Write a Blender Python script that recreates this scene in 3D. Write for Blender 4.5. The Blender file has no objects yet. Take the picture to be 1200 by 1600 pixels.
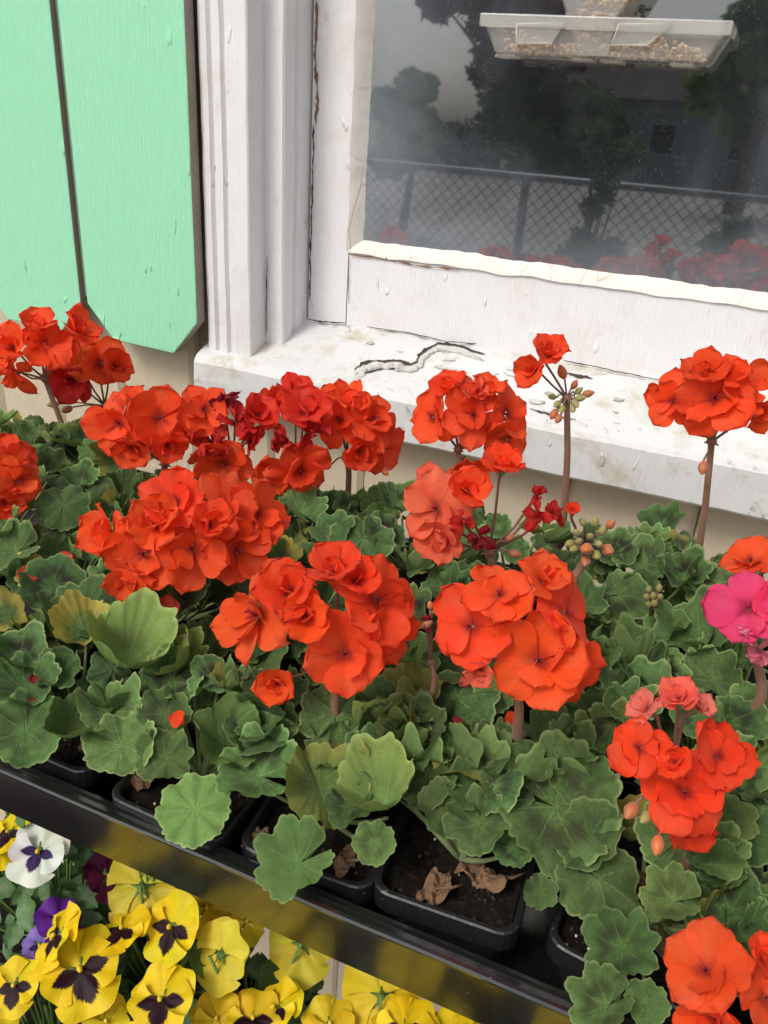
import bpy, math, random
from math import sin, cos, pi, radians, sqrt, atan2
from mathutils import Vector, Matrix, noise
RND = random.Random(7)
scene = bpy.context.scene
COL = scene.collection

# ------------------------------------------------------------------ camera
YAW, PIT, ROL, FPX = -0.37393826, 0.46563945, 0.06684838, 1300.0
CAM = Vector((0.0, -1.0, 1.6))
FWD = Vector((sin(YAW)*cos(PIT), cos(YAW)*cos(PIT), -sin(PIT)))
_rt = Vector((cos(YAW), -sin(YAW), 0)); _up = _rt.cross(FWD)
RT = (_rt*cos(ROL) + _up*sin(ROL)).normalized(); UPV = RT.cross(FWD).normalized()
cd = bpy.data.cameras.new('camera'); cam = bpy.data.objects.new('camera', cd); COL.objects.link(cam)
cam.matrix_world = Matrix(((RT.x, UPV.x, -FWD.x, CAM.x), (RT.y, UPV.y, -FWD.y, CAM.y), (RT.z, UPV.z, -FWD.z, CAM.z), (0, 0, 0, 1)))
cd.sensor_fit = 'VERTICAL'; cd.sensor_height = 36.0; cd.lens = FPX/1600*36.0
cd.clip_start = 0.02; cd.clip_end = 2000
scene.camera = cam

# ------------------------------------------------------------------ sky, sun, exposure
SUN_EL, SUN_AZ = radians(50), radians(203)      # azimuth measured from +Y towards +X
world = bpy.data.worlds.new('World'); scene.world = world; world.use_nodes = True
wn = world.node_tree.nodes; wl = world.node_tree.links
bg = wn['Background']; sky = wn.new('ShaderNodeTexSky'); sky.sky_type = 'NISHITA'; sky.sun_disc = False
sky.sun_elevation = SUN_EL; sky.sun_rotation = SUN_AZ; sky.dust_density = 4.0; sky.air_density = 1.0
hs = wn.new('ShaderNodeHueSaturation'); hs.inputs['Saturation'].default_value = 0.42
wl.new(sky.outputs[0], hs.inputs['Color']); wl.new(hs.outputs[0], bg.inputs[0]); bg.inputs[1].default_value = 0.125
sd = bpy.data.lights.new('sun', 'SUN'); sd.energy = 1.25; sd.angle = radians(18); sd.color = (1.0, 0.975, 0.94)
sun = bpy.data.objects.new('sun', sd); COL.objects.link(sun)
sdir = Vector((sin(SUN_AZ)*cos(SUN_EL), cos(SUN_AZ)*cos(SUN_EL), sin(SUN_EL)))
sun.rotation_euler = (-sdir).to_track_quat('-Z', 'Y').to_euler(); sun.location = (2, -4, 6)
scene.view_settings.view_transform = 'Standard'; scene.view_settings.look = 'None'
scene.view_settings.exposure = 0.36; scene.view_settings.gamma = 1.0
scene.view_settings.use_curve_mapping = False

# ------------------------------------------------------------------ pixel helpers (photo pixels 1200 x 1600)
def ray(x, y): return FWD + RT*((x-600)/FPX) - UPV*((y-800)/FPX)
def aty(x, y, Y): d = ray(x, y); return CAM + d*((Y-CAM.y)/d.y)
def atz(x, y, Z): d = ray(x, y); return CAM + d*((Z-CAM.z)/d.z)
def atd(x, y, D): return CAM + ray(x, y)*D
def proj(P):
    d = P-CAM; w = d.dot(FWD); return 600+FPX*d.dot(RT)/w, 800-FPX*d.dot(UPV)/w
def depth(P): return (P-CAM).dot(FWD)
GLASS_Y = 0.094
GTILT = radians(0.8); GN = Vector((0, -cos(GTILT), sin(GTILT)))      # pane tilt added to lift its reflections clear of the blooms
def mirror(x, y, Y):            # where the ray that the pane reflects meets the plane y = Y
    g = aty(x, y, GLASS_Y); d = ray(x, y); d = d-GN*2*d.dot(GN); return g + d*((Y-GLASS_Y)/d.y)
def lerp(a, b, t): return a+(b-a)*t
def interp(x, pts):
    if x <= pts[0][0]: return pts[0][1]
    for (a, b), (c, d) in zip(pts, pts[1:]):
        if x <= c: return lerp(b, d, (x-a)/(c-a))
    return pts[-1][1]

# ------------------------------------------------------------------ object helpers
def tag(o, label=None, cat=None, group=None, kind=None):
    if label: o['label'] = label
    if cat: o['category'] = cat
    if group: o['group'] = group
    if kind: o['kind'] = kind
    return o
def empty(name, loc):
    o = bpy.data.objects.new(name, None); COL.objects.link(o); o.location = loc; o.empty_display_size = 0.02
    return o
def attach(o, parent):          # children keep world coordinates
    if parent is None: return
    o.parent = parent
    if parent.type == 'EMPTY': o.matrix_parent_inverse = Matrix.Translation(-parent.location)
    else: o.matrix_parent_inverse = parent.matrix_basis.inverted()
class MB:
    def __init__(s): s.v = []; s.f = []; s.uv = {}; s.mi = []; s.cm = 0
    def face(s, idx): s.f.append(tuple(idx)); s.mi.append(s.cm)
    def pts(s, ps): n = len(s.v); s.v.extend([tuple(p) for p in ps]); return n
    def box(s, lo, hi, M=None):
        c = [Vector((x, y, z)) for z in (lo[2], hi[2]) for y in (lo[1], hi[1]) for x in (lo[0], hi[0])]
        if M is not None: c = [M @ p for p in c]
        n = s.pts(c)
        for q in ((0,2,3,1),(4,5,7,6),(0,1,5,4),(2,6,7,3),(0,4,6,2),(1,3,7,5)): s.face([n+i for i in q])
        return s
    def tube(s, path, rad, n=8, cap=True):
        path = [Vector(p) for p in path]; k = len(path)
        if not hasattr(rad, '__len__'): rad = [rad]*k
        t0 = (path[1]-path[0]).normalized(); a = t0.orthogonal().normalized(); rings = []
        for i, p in enumerate(path):
            t = (path[min(i+1, k-1)]-path[max(i-1, 0)]).normalized()
            a = (a-t*a.dot(t)).normalized(); b = t.cross(a)
            rings.append(s.pts([p+(a*cos(2*pi*j/n)+b*sin(2*pi*j/n))*rad[i] for j in range(n)]))
        for i in range(k-1):
            for j in range(n):
                j2 = (j+1) % n; s.face((rings[i]+j, rings[i]+j2, rings[i+1]+j2, rings[i+1]+j))
        if cap: s.face([rings[0]+j for j in reversed(range(n))]); s.face([rings[-1]+j for j in range(n)])
        return s
    def grid(s, fn, nu, nv, uv=None, closed_v=False):
        n = len(s.v)
        for i in range(nu+1):
            for j in range(nv+1): s.v.append(tuple(fn(i/nu, j/nv)))
        for i in range(nu):
            for j in range(nv):
                q = [n+i*(nv+1)+j, n+i*(nv+1)+j+1, n+(i+1)*(nv+1)+j+1, n+(i+1)*(nv+1)+j]
                if uv: s.uv[len(s.f)] = [uv(i/nu, j/nv), uv(i/nu, (j+1)/nv), uv((i+1)/nu, (j+1)/nv), uv((i+1)/nu, j/nv)]
                s.face(q)
        return s
    def ball(s, c, r, M=None, nu=6, nv=8):
        c = Vector(c); r = Vector(r) if hasattr(r, '__len__') else Vector((r, r, r))
        def f(u, v):
            p = Vector((sin(pi*u)*cos(2*pi*v)*r.x, sin(pi*u)*sin(2*pi*v)*r.y, cos(pi*u)*r.z))
            return c+(M @ p if M is not None else p)
        return s.grid(f, nu, nv)
    def prism(s, poly, d):      # poly: list of Vectors (one planar face), d: extrusion vector
        a = s.pts(poly); b = s.pts([Vector(p)+d for p in poly]); n = len(poly)
        s.face([a+i for i in reversed(range(n))]); s.face([b+i for i in range(n)])
        for i in range(n): j = (i+1) % n; s.face((a+i, a+j, b+j, b+i))
        return s
    def mesh(s, name, mats, smooth=False, origin=None):
        m = bpy.data.meshes.new(name)
        vs = s.v if origin is None else [(x-origin[0], y-origin[1], z-origin[2]) for x, y, z in s.v]
        m.from_pydata(vs, [], s.f)
        for mt in (mats if isinstance(mats, (list, tuple)) else [mats]): m.materials.append(mt)
        if isinstance(mats, (list, tuple)): m.polygons.foreach_set('material_index', s.mi)
        if s.uv:
            L = m.uv_layers.new(name='UVMap')
            for p in m.polygons:
                if p.index in s.uv:
                    for k, li in enumerate(p.loop_indices): L.data[li].uv = s.uv[p.index][k]
        if smooth: m.polygons.foreach_set('use_smooth', [True]*len(m.polygons))
        m.validate(); m.update(); return m
    def build(s, name, mats, parent=None, smooth=False, bevel=0, origin=None, angle=None):
        m = s.mesh(name, mats, smooth, origin)
        o = bpy.data.objects.new(name, m); COL.objects.link(o)
        if origin is not None: o.location = origin
        if bevel:
            b = o.modifiers.new('bevel', 'BEVEL'); b.width = bevel; b.segments = 2; b.limit_method = 'ANGLE'; b.angle_limit = radians(40)
        attach(o, parent); return o
def frame_from(n, d):           # rotation whose Z is n and whose X is as near to d as it can be
    n = n.normalized(); d = d-n*d.dot(n)
    d = n.orthogonal().normalized() if d.length < 1e-5 else d.normalized()
    y = n.cross(d); return Matrix(((d.x, y.x, n.x), (d.y, y.y, n.y), (d.z, y.z, n.z)))
def place(mesh, name, pos, rot, scale, parent, color=None):
    o = bpy.data.objects.new(name, mesh); COL.objects.link(o)
    S = Matrix.Diagonal(scale if hasattr(scale, '__len__') else (scale,)*3)
    o.matrix_basis = Matrix.Translation(pos) @ (rot @ S).to_4x4()
    if color: o.color = color
    attach(o, parent); return o

# ------------------------------------------------------------------ materials
def srgb(r, g, b):
    f = lambda c: (c/255/12.92) if c <= 10 else ((c/255+.055)/1.055)**2.4
    return (f(r), f(g), f(b), 1)
class NT:
    def __init__(s, name):
        s.m = bpy.data.materials.new(name); s.m.use_nodes = True; s.t = s.m.node_tree; s.n = s.t.nodes
        s.b = s.n['Principled BSDF']; s.out = s.n['Material Output']
    def add(s, t, **kw):
        n = s.n.new('ShaderNode'+t)
        for k, v in kw.items(): setattr(n, k, v)
        return n
    def set(s, sock, v):
        if isinstance(v, bpy.types.NodeSocket): s.t.links.new(v, sock)
        elif v is not None: sock.default_value = v
    def math(s, op, a, b=None, c=None, clamp=False):
        n = s.add('Math', operation=op, use_clamp=clamp)
        for i, x in enumerate((a, b, c)):
            if x is not None: s.set(n.inputs[i], x)
        return n.outputs[0]
    def mix(s, f, a, b, blend='MIX'):
        n = s.add('Mix', data_type='RGBA', blend_type=blend)
        s.set(n.inputs[0], f); s.set(n.inputs[6], a); s.set(n.inputs[7], b); return n.outputs[2]
    def noise(s, scale, detail=3, rough=.5, vec=None, dist=0):
        n = s.add('TexNoise'); n.inputs['Scale'].default_value = scale; n.inputs['Detail'].default_value = detail
        n.inputs['Roughness'].default_value = rough; n.inputs['Distortion'].default_value = dist
        s.set(n.inputs['Vector'], vec if vec is not None else s.coord()); return n.outputs[0]
    def coord(s, kind='Object', scale=None):
        if not hasattr(s, 'tc'): s.tc = s.add('TexCoord')
        c = s.tc.outputs[kind]
        if scale:
            mp = s.add('Mapping'); s.set(mp.inputs[0], c); mp.inputs['Scale'].default_value = scale; c = mp.outputs[0]
        return c
    def world(s, scale=None):
        if not hasattr(s, 'geo'): s.geo = s.add('NewGeometry')
        c = s.geo.outputs['Position']
        if scale:
            mp = s.add('Mapping'); s.set(mp.inputs[0], c); mp.inputs['Scale'].default_value = scale; c = mp.outputs[0]
        return c
    def ramp(s, f, stops):
        n = s.add('ValToRGB'); e = n.color_ramp.elements
        while len(e) < len(stops): e.new(.5)
        for el, (p, c) in zip(e, stops): el.position = p; el.color = c if hasattr(c, '__len__') else (c, c, c, 1)
        s.set(n.inputs[0], f); return n.outputs[0]
    def sstep(s, x, a, b):
        n = s.add('MapRange', interpolation_type='SMOOTHSTEP'); s.set(n.inputs[0], x)
        n.inputs[1].default_value = a; n.inputs[2].default_value = b; return n.outputs[0]
    def bump(s, h, strength=.3, dist=.001):
        n = s.add('Bump'); n.inputs['Strength'].default_value = strength; n.inputs['Distance'].default_value = dist
        s.set(n.inputs['Height'], h); s.set(s.b.inputs['Normal'], n.outputs[0]); return n.outputs[0]
    def p(s, **kw):
        for k, v in kw.items(): s.set(s.b.inputs[k.replace('_', ' ')], v)
        return s
def simple(name, col, rough=.6, var=.15, scale=30, bump=0, metal=0, spec=.5, bscale=None):
    t = NT(name); n = t.noise(scale, 4, .6, t.world())
    dk = tuple(c*(1-var) for c in col[:3])+(1,); lt = tuple(min(1, c*(1+var)) for c in col[:3])+(1,)
    t.p(Base_Color=t.mix(n, dk, lt), Roughness=rough, Metallic=metal, Specular_IOR_Level=spec)
    if bump: t.bump(t.noise(bscale or scale*3, 4, .6, t.world()), bump, .002)
    return t.m
M = {}
def paint(name, base, warm, streak=1.0, stain=0.0, stain_col=None):
    t = NT(name); w = t.world()
    big = t.noise(7, 4, .6, w); fine = t.noise(60, 4, .6, w)
    brush = t.noise(30, 5, .65, t.world((14, 14, .8))); blob = t.noise(95, 1, .3, t.world((1, 1, .4)))
    c = t.mix(t.math('MULTIPLY', big, .55), base, warm)
    speck = t.sstep(t.noise(190, 3, .7, w), .69, .75)
    c = t.mix(t.math('MULTIPLY', speck, .35), c, srgb(120, 112, 100))
    if stain:
        st = t.sstep(t.math('ADD', t.math('MULTIPLY', t.noise(11, 5, .7, w, .6), .8), t.math('MULTIPLY', t.noise(45, 4, .7, w), .25)), .50, .68)
        c = t.mix(t.math('MULTIPLY', st, stain), c, stain_col)
        st2 = t.sstep(t.noise(26, 6, .75, w, 1.2), .60, .70)
        c = t.mix(t.math('MULTIPLY', st2, stain*.9), c, srgb(140, 122, 88))
    h = t.math('ADD', t.math('MULTIPLY', brush, .8*streak), t.math('MULTIPLY', t.math('MULTIPLY', t.sstep(blob, .70, .78), t.sstep(t.noise(12, 2, .5, w), .5, .6)), 1.2))
    h = t.math('ADD', h, t.math('MULTIPLY', fine, .35))
    t.p(Base_Color=c, Roughness=t.math('ADD', t.math('MULTIPLY', fine, .2), .3), Specular_IOR_Level=.4)
    t.bump(h, .75, .0024); return t.m
M['white'] = paint('white_paint', srgb(236, 235, 236), srgb(226, 221, 219), 1.0, .22, srgb(206, 194, 168))
M['sillpaint'] = paint('sill_paint', srgb(214, 215, 215), srgb(204, 202, 194), .6, .75, srgb(176, 164, 130))
M['mint'] = paint('mint_paint', srgb(156, 226, 184), srgb(166, 232, 194), 1.3)
M['siding'] = paint('siding_paint', srgb(206, 192, 166), srgb(194, 180, 156), 1.4)
M['edgewood'] = simple('weathered_board_edge', srgb(150, 138, 124), .8, .25, 40, .4)
t = NT('old_putty'); w = t.world()
vor = t.add('TexVoronoi', feature='DISTANCE_TO_EDGE'); vor.inputs['Scale'].default_value = 26; vor.inputs['Randomness'].default_value = 1; t.set(vor.inputs['Vector'], t.world((1, .05, .45)))
c = t.mix(t.noise(30, 5, .7, w), srgb(226, 222, 214), srgb(208, 200, 188))
c = t.mix(t.math('MULTIPLY', t.sstep(vor.outputs[0], .03, .0), t.math('MULTIPLY', t.sstep(t.noise(9, 3, .6, w), .42, .62), .6)), c, srgb(168, 154, 130))
t.p(Base_Color=c, Roughness=.75); t.bump(t.math('ADD', t.noise(70, 4, .6, w), t.math('MULTIPLY', t.sstep(vor.outputs[0], .0, .04), .4)), .5, .0015); M['putty'] = t.m
M['crack_and_shade'] = simple('crack_dirt_and_shade', srgb(62, 54, 46), .9, .5, 120, .4)  # dark of the cracks, also of the shade painted under the flake
M['rust'] = simple('old_caulk', srgb(128, 92, 60), .9, .45, 90, .4)
M['flake'] = simple('peeling_paint', srgb(196, 192, 186), .7, .3, 150, .6)
M['flakewood'] = simple('bare_weathered_wood', srgb(176, 170, 158), .85, .3, 110, .6)
M['grout'] = simple('siding_groove_paint', srgb(178, 162, 138), .85, .2, 40)
# window pane: opaque, near-black base colour painted for the unlit room behind, mirror finish of the glass, film of dust that is thicker near the frame
t = NT('dusty_window_glass'); w = t.world(); sep = t.add('SeparateXYZ'); t.set(sep.inputs[0], w)
dx = t.sstep(t.math('SUBTRACT', sep.outputs[0], -.484), .14, .0); dz = t.sstep(t.math('SUBTRACT', sep.outputs[2], 1.408), .10, .0)
edge = t.math('MAXIMUM', t.math('MULTIPLY', dx, .85), dz)
cl = t.noise(6, 5, .65, w, .5); sp = t.sstep(t.noise(340, 3, .75, w), .60, .70)
film = t.math('ADD', t.math('MULTIPLY', edge, t.math('ADD', t.math('MULTIPLY', cl, .22), .03)), t.math('MULTIPLY', t.sstep(cl, .44, .70), .055))
film = t.math('ADD', t.math('ADD', film, .024), t.math('MULTIPLY', t.math('MULTIPLY', sp, t.sstep(t.noise(15, 3, .6, w), .35, .65)), .17))
t.p(Base_Color=(.006, .007, .008, 1), Roughness=.55, Specular_IOR_Level=0)
gl = t.add('BsdfGlossy'); gl.inputs['Roughness'].default_value = .022; gl.inputs['Color'].default_value = (.95, .98, 1, 1)
fr = t.add('Fresnel'); fr.inputs['IOR'].default_value = 1.52
mx = t.add('MixShader'); t.set(mx.inputs[0], t.math('MULTIPLY', fr.outputs[0], 5.0, clamp=True)); t.set(mx.inputs[1], t.b.outputs[0]); t.set(mx.inputs[2], gl.outputs[0])
df = t.add('BsdfDiffuse'); df.inputs['Color'].default_value = (.66, .74, .82, 1)
mx2 = t.add('MixShader'); t.set(mx2.inputs[0], film); t.set(mx2.inputs[1], mx.outputs[0]); t.set(mx2.inputs[2], df.outputs[0])
t.set(t.out.inputs[0], mx2.outputs[0]); M['glass'] = t.m
# clear plastic
t = NT('clear_plastic'); t.p(Base_Color=(.82, .81, .78, 1), Roughness=.18, Specular_IOR_Level=.7)
t.bump(t.noise(35, 2, .5, t.world()), .2, .002)
tr = t.add('BsdfTransparent'); tr.inputs[0].default_value = (.93, .92, .89, 1); mx = t.add('MixShader')
t.set(mx.inputs[0], t.math('ADD', t.math('MULTIPLY', t.noise(18, 4, .6, t.world()), .16), .09)); t.set(mx.inputs[1], tr.outputs[0]); t.set(mx.inputs[2], t.b.outputs[0])
t.set(t.out.inputs[0], mx.outputs[0]); M['plastic'] = t.m
M['plastic3'] = t.m.copy(); M['plastic3'].name = 'frosted_plastic_edge'
for _n in M['plastic3'].node_tree.nodes:
    if _n.type == 'MATH' and _n.operation == 'ADD': _n.inputs[1].default_value = .6
M['plastic2'] = t.m.copy(); M['plastic2'].name = 'thick_clear_plastic'
for _n in M['plastic2'].node_tree.nodes:
    if _n.type == 'MATH' and _n.operation == 'ADD': _n.inputs[1].default_value = .19
t = NT('bird_seed'); oi = t.noise(160, 1, .5, t.world())
t.p(Base_Color=t.ramp(oi, [(.3, srgb(96, 66, 48)), (.45, srgb(168, 126, 88)), (.56, srgb(205, 176, 134)), (.68, srgb(226, 206, 168))]), Roughness=.6); M['seed'] = t.m
# black plastic of trays and pots
t = NT('black_tray_plastic'); w = t.world()
c = t.mix(t.sstep(t.noise(240, 3, .7, w), .68, .78), srgb(24, 24, 25), srgb(104, 98, 88))
c = t.mix(t.math('MULTIPLY', t.sstep(t.noise(14, 4, .6, w), .45, .75), .25), c, srgb(70, 66, 58))
t.p(Base_Color=c, Roughness=t.math('ADD', t.math('MULTIPLY', t.noise(18, 4, .7, w), .12), .08), Specular_IOR_Level=.9, Coat_Weight=.45, Coat_Roughness=.14)
t.bump(t.math('ADD', t.noise(60, 4, .6, w), t.math('MULTIPLY', t.noise(9, 2, .5, w), 2)), .12, .001); M['tray'] = t.m
t = NT('black_pot_plastic'); w = t.world()
c = t.mix(t.sstep(t.noise(330, 3, .7, w), .64, .74), srgb(30, 30, 31), srgb(112, 104, 92))
t.p(Base_Color=c, Roughness=.38, Specular_IOR_Level=.5); t.bump(t.noise(220, 3, .6, w), .3, .0006); M['pot'] = t.m
t = NT('potting_soil'); w = t.world()
c = t.ramp(t.noise(260, 4, .7, w), [(.3, srgb(14, 11, 9)), (.55, srgb(32, 26, 20)), (.74, srgb(70, 55, 42))])
t.p(Base_Color=c, Roughness=.95, Specular_IOR_Level=.2); t.bump(t.noise(330, 5, .75, w), 1, .003); M['soil'] = t.m
M['perlite'] = simple('perlite', srgb(214, 206, 190), .9, .15, 300)
M['bark'] = simple('soil_crumb', srgb(60, 44, 32), .95, .5, 300)
M['deadleaf'] = simple('dead_leaf', srgb(122, 92, 66), .85, .5, 130, .8)
M['steel'] = simple('dark_rack_steel', srgb(52, 52, 54), .45, .2, 40, 0, .6)

# geranium leaf: UV = (radius, angle), object colour = (yellowing, paleness, -, -)
t = NT('geranium_leaf'); uv = t.add('SeparateXYZ'); t.set(uv.inputs[0], t.coord('UV')); rr, aa = uv.outputs[0], uv.outputs[1]
oi = t.add('ObjectInfo'); ocs = t.add('SeparateColor'); t.set(ocs.inputs[0], oi.outputs['Color']); rnd = oi.outputs['Random']
ob = t.coord('Object')
nz = t.noise(2.2, 5, .7, ob); nf = t.noise(13, 5, .7, ob)
c = t.mix(t.sstep(nz, .32, .68), srgb(56, 88, 42), srgb(102, 138, 76))
hair = t.noise(70, 3, .7, ob); c = t.mix(t.math('MULTIPLY', t.sstep(hair, .40, .62), .30), c, srgb(128, 152, 104))
c = t.mix(t.math('MULTIPLY', t.sstep(nf, .46, .62), .5), c, srgb(46, 72, 34))
zone = t.math('MULTIPLY', t.sstep(t.math('ADD', rr, t.math('MULTIPLY', nf, .2)), .24, .5), t.sstep(t.math('ADD', rr, t.math('MULTIPLY', nf, .35)), 1.0, .66))
c = t.mix(t.math('MULTIPLY', zone, t.math('MULTIPLY', t.math('ADD', t.math('MULTIPLY', t.sstep(t.math('FRACT', t.math('MULTIPLY', rnd, 7.3)), .15, .8), .80), .2), t.sstep(t.noise(1.3, 3, .6, ob), .34, .56))), c, srgb(46, 40, 36))
c = t.mix(t.math('MULTIPLY', t.sstep(t.math('ADD', rr, t.math('MULTIPLY', nf, .08)), .95, 1.04), .85), c, srgb(164, 182, 120))
ad = t.math('PINGPONG', t.math('ADD', t.math('MULTIPLY', aa, 7.0), 0.0), .5)      # 0 on a vein
wob = t.math('ADD', t.math('MULTIPLY', ad, rr), t.math('MULTIPLY', t.math('SUBTRACT', nf, .5), .10))
vein = t.math('MULTIPLY', t.sstep(wob, .026, .004), t.sstep(rr, .95, .35))
sec = t.math('PINGPONG', t.math('SUBTRACT', t.math('MULTIPLY', rr, 5.0), t.math('MULTIPLY', ad, 4.2)), .5)
vein = t.math('MAXIMUM', vein, t.math('MULTIPLY', t.sstep(sec, .055, .0), .35))
c = t.mix(t.math('MULTIPLY', vein, .42), c, srgb(140, 168, 104))
yl = t.math('MULTIPLY', ocs.outputs[0], t.sstep(t.math('ADD', rr, t.math('MULTIPLY', nz, .5)), .55, 1.1))
c = t.mix(yl, c, srgb(218, 196, 84)); c = t.mix(t.math('MULTIPLY', ocs.outputs[1], .8), c, srgb(132, 164, 84))
c = t.mix(t.math('MULTIPLY', t.sstep(t.noise(21, 2, .6, ob), .70, .76), .45), c, srgb(84, 74, 52))
hv = t.add('HueSaturation'); t.set(hv.inputs['Color'], c); t.set(hv.inputs['Value'], t.math('ADD', t.math('MULTIPLY', rnd, .85), .58))
t.set(hv.inputs['Hue'], t.math('ADD', t.math('MULTIPLY', t.math('FRACT', t.math('MULTIPLY', rnd, 3.7)), .03), .482)); c = hv.outputs[0]
ge = t.add('NewGeometry'); c = t.mix(t.math('MULTIPLY', ge.outputs['Backfacing'], .55), c, srgb(124, 150, 84))
t.p(Base_Color=c, Roughness=.46, Specular_IOR_Level=.34)
t.bump(t.math('ADD', t.math('MULTIPLY', nf, .5), t.math('SUBTRACT', t.noise(60, 3, .6, ob), t.math('MULTIPLY', vein, .9))), .6, .004)
tl = t.add('BsdfTranslucent'); t.set(tl.inputs[0], t.mix(.5, c, srgb(120, 170, 50))); mx = t.add('MixShader'); mx.inputs[0].default_value = .12
t.set(mx.inputs[1], t.b.outputs[0]); t.set(mx.inputs[2], tl.outputs[0]); t.set(t.out.inputs[0], mx.outputs[0]); M['leaf'] = t.m
# petals: object colour is the petal colour
t = NT('geranium_petal'); uv = t.add('SeparateXYZ'); t.set(uv.inputs[0], t.coord('UV')); uu, vv = uv.outputs[0], uv.outputs[1]
oi = t.add('ObjectInfo'); ob = t.coord('Object')
hv = t.add('HueSaturation'); t.set(hv.inputs['Color'], oi.outputs['Color']); t.set(hv.inputs['Value'], t.math('ADD', t.math('MULTIPLY', t.noise(2.2, 3, .5, ob), .4), .84))
c = hv.outputs[0]
c = t.mix(t.math('MULTIPLY', t.sstep(uu, .30, .04), .6), c, (.28, .004, .012, 1))
fv = t.noise(1.0, 3, .6, t.coord('UV', (2.2, 60, 1)))
c = t.mix(t.math('MULTIPLY', t.sstep(fv, .50, .68), .24), c, t.mix(.4, c, (.02, 0, 0, 1)))
rn = oi.outputs['Random']; ed = t.math('ADD', uu, t.math('MULTIPLY', t.noise(3.2, 4, .65, ob), .5))
c = t.mix(t.math('MULTIPLY', t.sstep(ed, 1.14, 1.34), t.math('MULTIPLY', t.sstep(t.math('FRACT', t.math('MULTIPLY', rn, 5.7)), .3, 1.0), .65)), c, (.42, .012, .02, 1))
c = t.mix(t.math('MULTIPLY', t.sstep(t.noise(1.6, 3, .6, ob), .46, .70), .7), c, t.mix(.10, oi.outputs['Color'], (1, .62, .36, 1)))
c = t.mix(t.math('MULTIPLY', t.sstep(t.noise(34, 2, .6, ob), .74, .78), .5), c, srgb(250, 150, 120))
t.p(Base_Color=c, Roughness=.52, Specular_IOR_Level=.28, Sheen_Weight=.05)
t.bump(t.math('ADD', t.math('MULTIPLY', fv, 1.0), t.noise(9, 4, .6, ob)), .45, .003)
tl = t.add('BsdfTranslucent'); t.set(tl.inputs[0], c); mx = t.add('MixShader'); mx.inputs[0].default_value = .40
t.set(mx.inputs[1], t.b.outputs[0]); t.set(mx.inputs[2], tl.outputs[0]); t.set(t.out.inputs[0], mx.outputs[0]); M['petal'] = t.m
M['stamen'] = simple('stamen', srgb(150, 30, 44), .6, .3, 200)
t = NT('geranium_stem'); n = t.noise(60, 4, .6, t.world())
t.p(Base_Color=t.mix(n, srgb(112, 76, 58), srgb(140, 104, 78)), Roughness=.6, Sheen_Weight=.15); t.bump(t.noise(350, 3, .6, t.world()), .4, .0008); M['stem'] = t.m
t = NT('leaf_stalk'); n = t.noise(60, 4, .6, t.world())
t.p(Base_Color=t.mix(n, srgb(96, 116, 62), srgb(134, 146, 88)), Roughness=.6, Sheen_Weight=.15); M['stalk'] = t.m
t = NT('flower_bud'); oi = t.add('ObjectInfo'); sx = t.add('SeparateXYZ'); t.set(sx.inputs[0], t.coord('Object'))
c = t.mix(t.sstep(sx.outputs[2], .1, .9), oi.outputs['Color'], t.mix(.35, oi.outputs['Color'], srgb(150, 80, 50)))
t.p(Base_Color=t.mix(t.math('MULTIPLY', t.noise(3, 3, .6, t.coord()), .5), c, srgb(140, 150, 80)), Roughness=.55, Sheen_Weight=.2); M['bud'] = t.m
# pansies: UV = (radius, across); object colour petal colour; second material with blotch
def pansy_mat(name, blotch, amount, line):
    t = NT(name); uv = t.add('SeparateXYZ'); t.set(uv.inputs[0], t.coord('UV')); uu, vv = uv.outputs[0], uv.outputs[1]
    oi = t.add('ObjectInfo'); ob = t.coord('Object')
    c = oi.outputs['Color']
    fv = t.noise(1.0, 3, .6, t.coord('UV', (2.0, 30, 1)))
    lim = t.math('ADD', t.math('MULTIPLY', fv, .30), t.math('MULTIPLY', t.math('ABSOLUTE', t.math('SUBTRACT', vv, .5)), .55))
    if amount: c = t.mix(t.sstep(t.math('ADD', uu, lim), amount+.03, amount-.03), c, blotch)
    hv = t.add('HueSaturation'); t.set(hv.inputs['Color'], c); t.set(hv.inputs['Value'], t.math('ADD', t.math('MULTIPLY', t.noise(2, 3, .5, ob), .35), .82)); c = hv.outputs[0]
    c = t.mix(t.math('MULTIPLY', t.sstep(fv, .6, .7), line), c, srgb(130, 96, 20))
    t.p(Base_Color=c, Roughness=.5, Specular_IOR_Level=.3); t.bump(t.math('ADD', fv, t.noise(6, 3, .6, ob)), .35, .0014)
    tl = t.add('BsdfTranslucent'); t.set(tl.inputs[0], c); mx = t.add('MixShader'); mx.inputs[0].default_value = .3
    t.set(mx.inputs[1], t.b.outputs[0]); t.set(mx.inputs[2], tl.outputs[0]); t.set(t.out.inputs[0], mx.outputs[0]); return t.m
M['pansy'] = pansy_mat('pansy_petal', None, 0, .12)
M['pansyb'] = pansy_mat('pansy_petal_blotched', srgb(40, 8, 22), .86, .08)
M['pansyw'] = pansy_mat('pansy_petal_purple_eye', srgb(52, 18, 84), .76, .0)
t = NT('pansy_leaf'); oi = t.add('ObjectInfo')
hv = t.add('HueSaturation'); t.set(hv.inputs['Color'], t.mix(t.noise(3, 4, .6, t.coord()), srgb(52, 84, 42), srgb(84, 116, 62))); t.set(hv.inputs['Value'], t.math('ADD', t.math('MULTIPLY', oi.outputs['Random'], .5), .75))
t.p(Base_Color=hv.outputs[0], Roughness=.5); t.bump(t.noise(12, 3, .6, t.coord()), .4, .002); M['pleaf'] = t.m
M['pstem'] = simple('pansy_stem', srgb(92, 122, 58), .55, .2, 60)

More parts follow.
